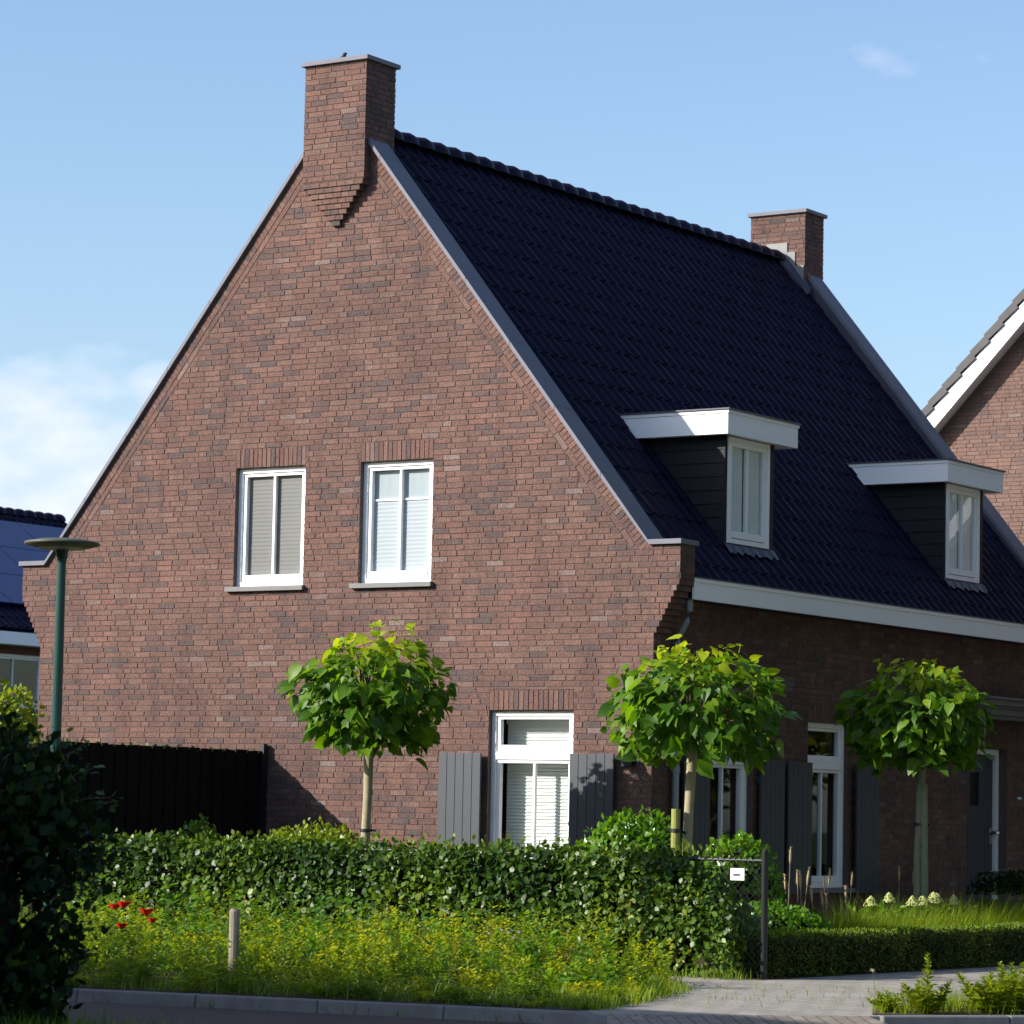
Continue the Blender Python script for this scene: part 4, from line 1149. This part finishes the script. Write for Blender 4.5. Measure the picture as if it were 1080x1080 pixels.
def grass(name, poly, n, hmin, hmax, w, mat, seed, label, cat='grass', hf=None, z=G, parent=None, lean=.35, xmin=-99):
    global RNG
    RNG = np.random.default_rng(seed)
    xs = [p[0] for p in poly]; ys = [p[1] for p in poly]
    P = np.stack([RNG.uniform(max(min(xs), xmin), max(xs), n*5), RNG.uniform(min(ys), max(ys), n*5)], 1)
    P = P[in_poly(P, poly)][:n]; n = len(P)
    h = RNG.uniform(hmin, hmax, n)*(1+.3*fbm(np.c_[P, P[:, :1]], 3.1, seed))
    if hf: h = h*hf(P)
    pos = np.c_[P, np.full(n, z)]
    a = RNG.random(n)*2*np.pi; tip = np.stack([np.cos(a)*lean*RNG.random(n), np.sin(a)*lean*RNG.random(n), np.ones(n)], 1)
    nn = np.stack([np.cos(a), np.sin(a), np.full(n, .2)], 1)
    o = cloud(name, BLADE, pos, nn, tip, h, mat, parent, width=w*RNG.uniform(.6, 1.3, n))
    if parent is None and label: tag(o, label, cat, kind='stuff')
    return o
TALL = [(5, -6.2), (11.0, -5.2), (11.9, -6.6), (12.4, -8.0), (10.5, -8.2), (5, -8.6)]
o = sprigs('tall_weeds', TALL, 150, .38, .66, .055, M['laurel'], per=46, seed=58, spread=.08, tmpl=OVAL, gap=.05, yfun=lambda P: np.clip((12.9-P[:, 0])/2.5, .35, 1)); tag(o, 'taller leafy green weeds scattered through the yellow green verge', 'weeds', kind='stuff')
o = sprigs('dry_stems', TALL, 240, .30, .52, .022, M['dry'], per=30, seed=59, spread=.05, gap=.02); tag(o, 'reddish brown dry seed stems among the verge weeds', 'weeds', kind='stuff')
front = [(4.5, -10.02), (8.8, -9.34), (12.9, -8.70), (12.95, -8.3), (12.2, -7.2), (8.8, -8.3), (4.5, -9.0)]
grass('verge_grass', front, 7000, .05, .15, .007, M['grass'], 51, 'green grass fringing the verge along the left kerb')
grass('verge_grass', [(10.8, -5.2), (12.4, -8.5), (12.95, -8.6), (12.8, -7.8), (12.0, -5.6), (11.1, -4.5)], 2200, .05, .17, .007, M['lime'], 52, 'thin sunlit grass at the ragged right end of the left verge')
grass('near_grass', [(10.4, -15.2), (13.9, -14.4), (13.6, -13.8), (12.0, -13.3), (10.2, -13.9)], 3500, .08, .24, .008, M['grass'], 53, 'shaded grass under the dark near shrub', z=RD+.07)
grass('kerb_tufts', [(8.0, -9.72), (8.9, -9.57), (12.8, -8.96), (12.8, -8.88), (8.9, -9.50), (8.0, -9.64)], 420, .03, .10, .007, M['grass'], 56, 'small grass tufts sprouting in the gutter along the left kerb', z=RD+.004)
grass('paving_tufts', [(11.2, -5.0), (13.0, -7.6), (14.2, -6.9), (12.6, -3.6)], 130, .02, .07, .006, M['lime'], 57, 'scattered grass blades in the joints of the paved crossing', z=G+.002)
# hedge foot grass
grass('hedge_foot_grass', [(5, -3.75), (11.3, -3.62), (11.35, -3.4), (5, -3.4)], 1500, .05, .14, .006, M['grass'], 54, 'sparse grass growing along the foot of the hedge and fence')
# corner weeds on the right
grass('corner_grass', CORNER, 4200, .06, .20, .006, M['lime'], 55, 'tufty grass on the corner behind the right kerb')
def weed_plant(c, h, n, label, seed, conic=True, w=.16, flower=False):
    global RNG
    RNG = np.random.default_rng(seed)
    t = thing('weed_plant', (c[0], c[1], G), label, 'weed')
    mb = MB(); P, A = [], []
    stems = 7 if not conic else 5
    for k in range(stems):
        a = k*2.4; q = Vector((math.cos(a)*w*(.8 if k else 0), math.sin(a)*w*(.8 if k else 0), 0)); hh = h*(1 if k == 0 else random.uniform(.45, .75) if conic else random.uniform(.6, 1.05))
        b = Vector((c[0], c[1], G)); e = b+q*1.2+Vector((0, 0, hh)); mb.tube([b+q*.2, (b+e)/2+q*.15, e], [.006, .005, .002], 5)
        m = n//stems
        for i in range(m):
            u = (i+.5)/m; p = b+q*(.2+u)+Vector((0, 0, hh*u)); ang = i*2.4
            ln = w*.62*(1.08-u)+.022
            P.append((p, Vector((math.cos(ang), math.sin(ang), .5)), ln))
    mb.build('stem', M['grass'], t)
    pos = np.array([tuple(p) for p, _, _ in P]); tip = np.array([tuple(d) for _, d, _ in P]); ln = np.array([l for _, _, l in P])
    m = len(pos)
    cloud('leaves', OVAL, pos, np.tile([0, 0, 1.], (m, 1))+rdir(m)*.5, tip+rdir(m)*.35, ln*RNG.uniform(.6, 1.05, m), M['euonymus'], t, width=ln*.46, rv=np.clip(RNG.random(m)*.7+.2, 0, 1))
    return t
random.seed(4)
weed_plant((14.72, -6.95), .44, 420, 'leafy spire shaped weed rising from the corner grass', 60, True, .20)
weed_plant((14.98, -6.45), .30, 620, 'broad leafy weed on the right corner, next to the spire shaped weed', 61, False, .26)
weed_plant((15.22, -6.15), .42, 700, 'tall bushy weed at the right edge of the photo on the corner', 62, False, .30)
weed_plant((14.75, -5.6), .34, 460, 'smaller leafy weed behind the others on the right corner', 63, False, .24)
weed_plant((14.42, -7.0), .16, 200, 'low leafy weed at the left end of the right kerb', 64, False, .16)

# long grass, plumes, hydrangea in the side bed
RNG = np.random.default_rng(70)
bed = [(9.6, -.6), (10.78, -1.0), (10.78, 7.5), (9.2, 7.5)]
grass('ornamental_grass', [(10.25, -.7), (10.80, -1.0), (10.80, 5.0), (10.25, 5.0)], 16000, .46, .66, .006, M['lime'], 71, 'long lime green ornamental grass behind the low box hedge', lean=.8, hf=lambda P: .85+.3*RNG.random(len(P)))
grass('ornamental_grass', [(8.8, 3.2), (9.8, 3.2), (9.9, 6.5), (8.8, 6.5)], 3000, .45, .68, .008, M['grass'], 72, 'darker tall grass tuft near the planter by the front door', lean=.6)
def plume(p, h, lean, k, label, group):
    mb = MB(); a = Vector(p); e = a+Vector((lean[0], lean[1], h)); m = (a+e)/2+Vector((-lean[0]*.15, 0, .02))
    t = thing('grass_plume', p, label, 'plume', group)
    mb.tube([a, m, e], [.003, .0025, .002], 5); mb.build('stalk', M['spike'], t)
    d = (e-m).normalized(); mb = MB()
    pts = [e-d*.02, e+d*.015, e+d*.06, e+d*.10, e+d*.145]; mb.tube(pts, [.003, .009, .012, .009, .002], 7)
    for _ in range(46):
        q = random.random(); b = e+d*(q*.14); v = Vector((random.gauss(0, 1), random.gauss(0, 1), random.gauss(0, .4)+.9)).normalized()*.026
        mb.tube([b, b+v], [.0022, .0006], 3, caps=False)
    mb.build('seed_head', M['spike'], t)
PL = [((10.5, -1.75), .96), ((10.5, -1.35), 1.0), ((10.6, -1.30), .80), ((10.55, -1.12), .78), ((10.4, -1.0), .66), ((10.6, -.95), .64), ((10.6, -.75), .60), ((10.6, -.35), .64), ((10.5, -.55), .56),
      ((9.6, .3), .72), ((9.6, .55), .76), ((9.5, .8), .72), ((9.6, 1.0), .78), ((9.5, 1.35), .7), ((9.6, 1.55), .74), ((9.5, 2.9), .8), ((9.6, 3.1), .74), ((9.4, 3.6), .74)]
for i, ((x, y), h) in enumerate(PL):
    near = i < 9
    plume((x, y, G), h, (random.uniform(-.06, .06), random.uniform(-.08, .08)), i,
          'straw coloured grass plume right of the fence post' if near else 'pinkish straw plume among the cream blooms by the side wall',
          'plumes by the fence post' if near else 'plumes by the side wall')
hy = thing('hydrangea', (10.2, 1.6, G), 'hydrangea with a row of cream cone shaped blooms above the lime grass', 'flowering shrub')
for i, yy in enumerate((.80, 1.26, 1.62, 1.84, 2.08, 2.27, 2.55)):
    mb = MB(); c = Vector((10.26+random.uniform(-.05, .05), yy, .325+random.uniform(-.015, .03)))
    for k in range(120):
        u = random.random(); a = random.random()*6.28; r = .066*(1-u)**.7*random.uniform(.7, 1.2)+.006; p = c+Vector((math.cos(a)*r, math.sin(a)*r, u*.095)); s = .011
        n_ = Vector((math.cos(a), math.sin(a), .6)).normalized(); t1 = n_.orthogonal().normalized()*s; t2 = n_.cross(t1).normalized()*s
        mb.add([p+t1, p+t2, p-t1, p-t2, p+n_*.004], [(0, 1, 4), (1, 2, 4), (2, 3, 4), (3, 0, 4)])
    mb.lathe([(.001, -.01), (.036, 0), (.030, .035), (.014, .06), (.001, .075)], tuple(c), 12)
    mb.build('bloom', M['cream'], hy)
RNG = np.random.default_rng(81)
n = 900; pos = np.stack([RNG.normal(10.2, .14, n), RNG.uniform(.6, 2.8, n), RNG.uniform(-.05, .31, n)], 1)
cloud('leaves', OVAL, pos, rdir(n)+np.array([0, 0, 1.2]), rdir(n)+np.array([.3, 0, .2]), RNG.uniform(.05, .09, n), M['laurel'], hy, width=.05)
# planter with white flowers near the door
mb = MB(); mb.lathe([(.001, 0), (.24, 0), (.26, .02), (.30, .50), (.33, .51), (.33, .55), (.28, .55), (.27, .46), (.001, .46)], (9.3, 5.95, G), 28)
tag(mb.build('planter', M['pot']), 'large dark planter near the front door at the right edge', 'planter')
fl = bush('white_flowers', (9.3, 5.95, .42), (.42, .42, .22), 1300, .04, M['darkleaf'], OVAL, 'white flowering plant growing in the dark planter by the door', cat='flowers', seed=82, core=False, squash=-.3, rmin=.4)
mb = MB(); random.seed(9)
for k in range(60):
    a = random.random()*6.28; u = random.random(); c = Vector((9.3+.40*math.cos(a)*u**.5, 5.95+.40*math.sin(a)*u**.5, .48+.14*(1-u)+random.uniform(0, .04)))
    for q in range(5):
        b = q*1.257+a; d = Vector((math.cos(b), math.sin(b), .4)).normalized()*.022; e = Vector((-math.sin(b), math.cos(b), 0))*.012
        mb.add([c, c+d*.6+e, c+d, c+d*.6-e], [(0, 1, 2, 3)])
mb.build('blossoms', M['petal'], fl)
# poppies and daisies
def poppy(p, s):
    t = thing('poppy', (p[0], p[1], p[2]), 'red poppy flower above the yellow green weeds beside the dark shrub', 'poppy', 'red poppies in the verge')
    c = Vector(p); mb = MB(); mb.tube([(p[0], p[1], G), tuple(c-Vector((0, 0, .01)))], .002, 4, caps=False); mb.build('stalk', M['grass'], t)
    mb = MB()
    for q in range(4):
        b = q*1.57+random.random()*.4; vs = []
        for i in range(5):
            for j in range(5):
                u = i/4; v = (j-2)/2; rr = s*u*(1-.2*v*v)
                an = b+v*1.05
                vs.append(c+Vector((math.cos(an)*rr, math.sin(an)*rr, (u**1.5)*s*.95+.006*math.sin(v*9)*u)))
        mb.add(vs, [(i*5+j, i*5+j+1, (i+1)*5+j+1, (i+1)*5+j) for i in range(4) for j in range(4)])
    mb.build('petals', M['poppy'], t, smooth=True)
    mb = MB(); mb.lathe([(.001, .0), (.012, .004), (.012, .018), (.001, .022)], p, 8); mb.build('centre', M['black'], t)
random.seed(5)
for p, s in (((8.62, -8.75, .325), .050), ((8.71, -8.75, .34), .056), ((8.94, -8.75, .29), .058), ((9.0, -8.75, .235), .040), ((8.72, -8.78, .18), .048)): poppy(p, s)
def daisy(p):
    t = thing('daisy', p, 'small white daisy flower showing above the weeds in front of the hedge', 'daisy', 'white daisies in the verge')
    c = Vector(p); mb = MB()
    for q in range(10):
        b = q*.628; d = Vector((math.cos(b), math.sin(b)*.7, .15+math.sin(b)*-.5)).normalized()*.028; e = Vector((-math.sin(b), math.cos(b), 0))*.006
        mb.add([c+e*.5, c+d+e, c+d-e, c-e*.5], [(0, 1, 2, 3)])
    mb.build('petals', M['petal'], t)
    mb = MB(); mb.lathe([(.001, -.003), (.009, 0), (.001, .006)], p, 8); mb.build('centre', M['yellow'], t)
    mb = MB(); mb.tube([(p[0]+.02, p[1]+.02, G), (p[0], p[1], p[2]-.004)], .0018, 4, caps=False); mb.build('stalk', M['grass'], t)
for p in ((11.15, -7.9, .385), (11.25, -8.0, .375), (11.74, -8.0, .262), (11.80, -8.0, .245), (11.86, -7.95, .25), (11.88, -8.05, .21), (11.66, -8.05, .235), (14.05, -6.5, .02)): daisy(p)

# side street trees: mirrored in the side windows, made tall to block sky light
def far_tree(x, y, h, r, seed, label):
    global RNG
    RNG = np.random.default_rng(seed)
    t = thing('tree', (x, y, RD), label, 'tree')
    mb = MB(); mb.tube([(x, y, -.42), (x+.1, y, h*.35), (x, y, h*.7)], [.22, .16, .08], 10)
    for k in range(7):
        a = k*2.4; mb.tube([(x, y, h*(.35+.04*k)), (x+math.cos(a)*r*.6, y+math.sin(a)*r*.6, h*(.55+.04*k))], [.08, .02], 6)
    mb.build('trunk', M['twig'], t)
    n = 8500; d = rdir(n); rr = (.55+.45*RNG.random(n)**.5)*(1+.25*fbm(d, 3, seed))
    pos = np.array([x, y, h*.58])+d*np.array([r, r, h*.42])*rr[:, None]
    cloud('crown', LEAF, pos, d+rdir(n)*.5, rdir(n)+np.array([0, 0, -.3]), RNG.uniform(.18, .34, n), M['far_leaf'], t, rv=RNG.random(n))
TL = ['tree nearest the camera in the row across the side street', 'second tree from the camera in the row across the side street', 'third tree from the camera in the row across the side street',
      'fourth tree from the camera in the row across the side street', 'fifth tree from the camera in the row across the side street', 'sixth tree from the camera in the row across the side street',
      'seventh tree from the camera in the row across the side street', 'last tree from the camera in the row across the side street']
for i, (x, y, h, r) in enumerate(((21.5, -6.3, 11, 3.3), (17.9, .3, 11.5, 3.4), (17.6, 5.6, 12.5, 3.5), (17.6, 11.0, 12, 3.4), (18.4, 16.3, 12.5, 3.6), (20, 22, 12, 3.6), (23, 29, 12.5, 4.0), (27, 38, 13, 4.8))):  # the first one is unseen, added to cut ambient light
    far_tree(x, y, h, r, 90+i, TL[i])

# ================================================================== SKY, SUN, CAMERA
sund = Vector((-.88, -1.0, .64)).normalized()       # towards the sun
elev = math.asin(sund.z)
w = bpy.data.worlds.new('World'); sc.world = w; w.use_nodes = True
nt = w.node_tree; nt.nodes.clear()
out = nt.nodes.new('ShaderNodeOutputWorld'); bg = nt.nodes.new('ShaderNodeBackground')
sky = nt.nodes.new('ShaderNodeTexSky'); sky.sky_type = 'NISHITA'; sky.sun_disc = False
sky.sun_elevation = elev; sky.sun_rotation = math.atan2(sund.x, sund.y)
sky.air_density = 1.0; sky.dust_density = 1.3; sky.ozone_density = 2.2; sky.altitude = 0
bg.inputs['Strength'].default_value = .128
# clouds, placed in world directions
CF = 3507.989; YAW, PIT, ROL = math.radians(33.574), math.radians(5.341), math.radians(1.15)
fw = Vector((-math.sin(YAW)*math.cos(PIT), math.cos(YAW)*math.cos(PIT), math.sin(PIT)))
rt = Vector((math.cos(YAW), math.sin(YAW), 0)); up = rt.cross(fw)
tc = nt.nodes.new('ShaderNodeTexCoord')
def vmath(op, a, b=None):
    n = nt.nodes.new('ShaderNodeVectorMath'); n.operation = op
    nt.links.new(a, n.inputs[0])
    if b is not None:
        if hasattr(b, 'is_output'): nt.links.new(b, n.inputs[1])
        else: n.inputs[1].default_value = b
    return n
def smath(op, a, b=0., clamp=False):
    n = nt.nodes.new('ShaderNodeMath'); n.operation = op; n.use_clamp = clamp
    for s, v in ((n.inputs[0], a), (n.inputs[1], b)):
        if hasattr(v, 'is_output'): nt.links.new(v, s)
        else: s.default_value = v
    return n.outputs[0]
D = tc.outputs['Generated']
mp = nt.nodes.new('ShaderNodeMapping'); mp.inputs['Scale'].default_value = (1, 1, 2.0); nt.links.new(D, mp.inputs[0])
ns_ = nt.nodes.new('ShaderNodeTexNoise'); ns_.inputs['Scale'].default_value = 30; ns_.inputs['Detail'].default_value = 7; ns_.inputs['Roughness'].default_value = .55
nt.links.new(mp.outputs[0], ns_.inputs['Vector'])
def blob(azim, el, raz, rel, amt):
    # azimuth measured from +y towards -x, soft elliptical patch of cloud cover
    c = Vector((-math.sin(azim)*math.cos(el), math.cos(azim)*math.cos(el), math.sin(el)))
    e1 = Vector((math.cos(azim), math.sin(azim), 0)); e2 = c.cross(e1)*-1
    a = smath('DIVIDE', vmath('DOT_PRODUCT', D, tuple(e1)).outputs['Value'], raz)
    dz = smath('SUBTRACT', vmath('DOT_PRODUCT', D, (0, 0, 1)).outputs['Value'], math.sin(el))
    b = smath('DIVIDE', dz, rel)
    r2 = smath('ADD', smath('MULTIPLY', a, a), smath('MULTIPLY', b, b))
    front = smath('GREATER_THAN', vmath('DOT_PRODUCT', D, tuple(c)).outputs['Value'], .3)
    g = smath('MULTIPLY', smath('SUBTRACT', 1., r2, True), front)
    return smath('MULTIPLY', g, amt)
deg = math.radians
tot = blob(deg(42.0), deg(5.6), .066, .050, .42)
for args in ((deg(39.6), deg(7.3), .016, .010, .42), (deg(26.9), deg(13.2), .018, .010, .07), (deg(25.2), deg(13.0), .018, .011, .11), (deg(60), deg(9), .12, .04, .6), (deg(-150), deg(20), .4, .10, .4)):
    tot = smath('MAXIMUM', tot, blob(*args))
cm = smath('MULTIPLY', smath('SUBTRACT', smath('ADD', ns_.outputs['Fac'], tot), .60), 1.7, True)
cm = smath('MULTIPLY', cm, .40, True)
cover = smath('MULTIPLY', cm, smath('GREATER_THAN', tot, .001))
mx = nt.nodes.new('ShaderNodeMix'); mx.data_type = 'RGBA'
nt.links.new(cover, mx.inputs['Factor']); nt.links.new(sky.outputs[0], mx.inputs['A']); mx.inputs['B'].default_value = (8.2, 7.0, 7.7, 1)
tn = nt.nodes.new('ShaderNodeMix'); tn.data_type = 'RGBA'; tn.blend_type = 'MULTIPLY'; tn.inputs['Factor'].default_value = 1
nt.links.new(sky.outputs[0], tn.inputs['A']); tn.inputs['B'].default_value = (.93, .955, 1.0, 1); nt.links.new(tn.outputs['Result'], mx.inputs['A'])
nt.links.new(mx.outputs['Result'], bg.inputs['Color']); nt.links.new(bg.outputs[0], out.inputs[0])

ld = bpy.data.lights.new('sun', 'SUN'); ld.energy = 5.0; ld.angle = math.radians(.5); ld.color = (1, .94, .86)
lo = bpy.data.objects.new('sun', ld); C.objects.link(lo); lo.location = sund*60
lo.rotation_euler = (-sund).to_track_quat('-Z', 'Y').to_euler()

cd = bpy.data.cameras.new('camera'); cam = bpy.data.objects.new('camera', cd); C.objects.link(cam)
cd.sensor_width = 36; cd.lens = CF/1080*36; cd.clip_start = .5; cd.clip_end = 3000
R2 = rt*math.cos(ROL)+up*math.sin(ROL); U2 = up*math.cos(ROL)-rt*math.sin(ROL)
m = Matrix((R2, U2, -fw)).transposed().to_4x4(); m.translation = Vector((25.52, -28.746, 1.06))
cam.matrix_world = m
cd.dof.use_dof = True; cd.dof.focus_distance = 33.5; cd.dof.aperture_fstop = 5.6
sc.camera = cam
sc.view_settings.view_transform = 'Standard'; sc.view_settings.look = 'None'; sc.view_settings.exposure = .74; sc.view_settings.gamma = 1
sc.cycles.max_bounces = 8; sc.cycles.transparent_max_bounces = 12
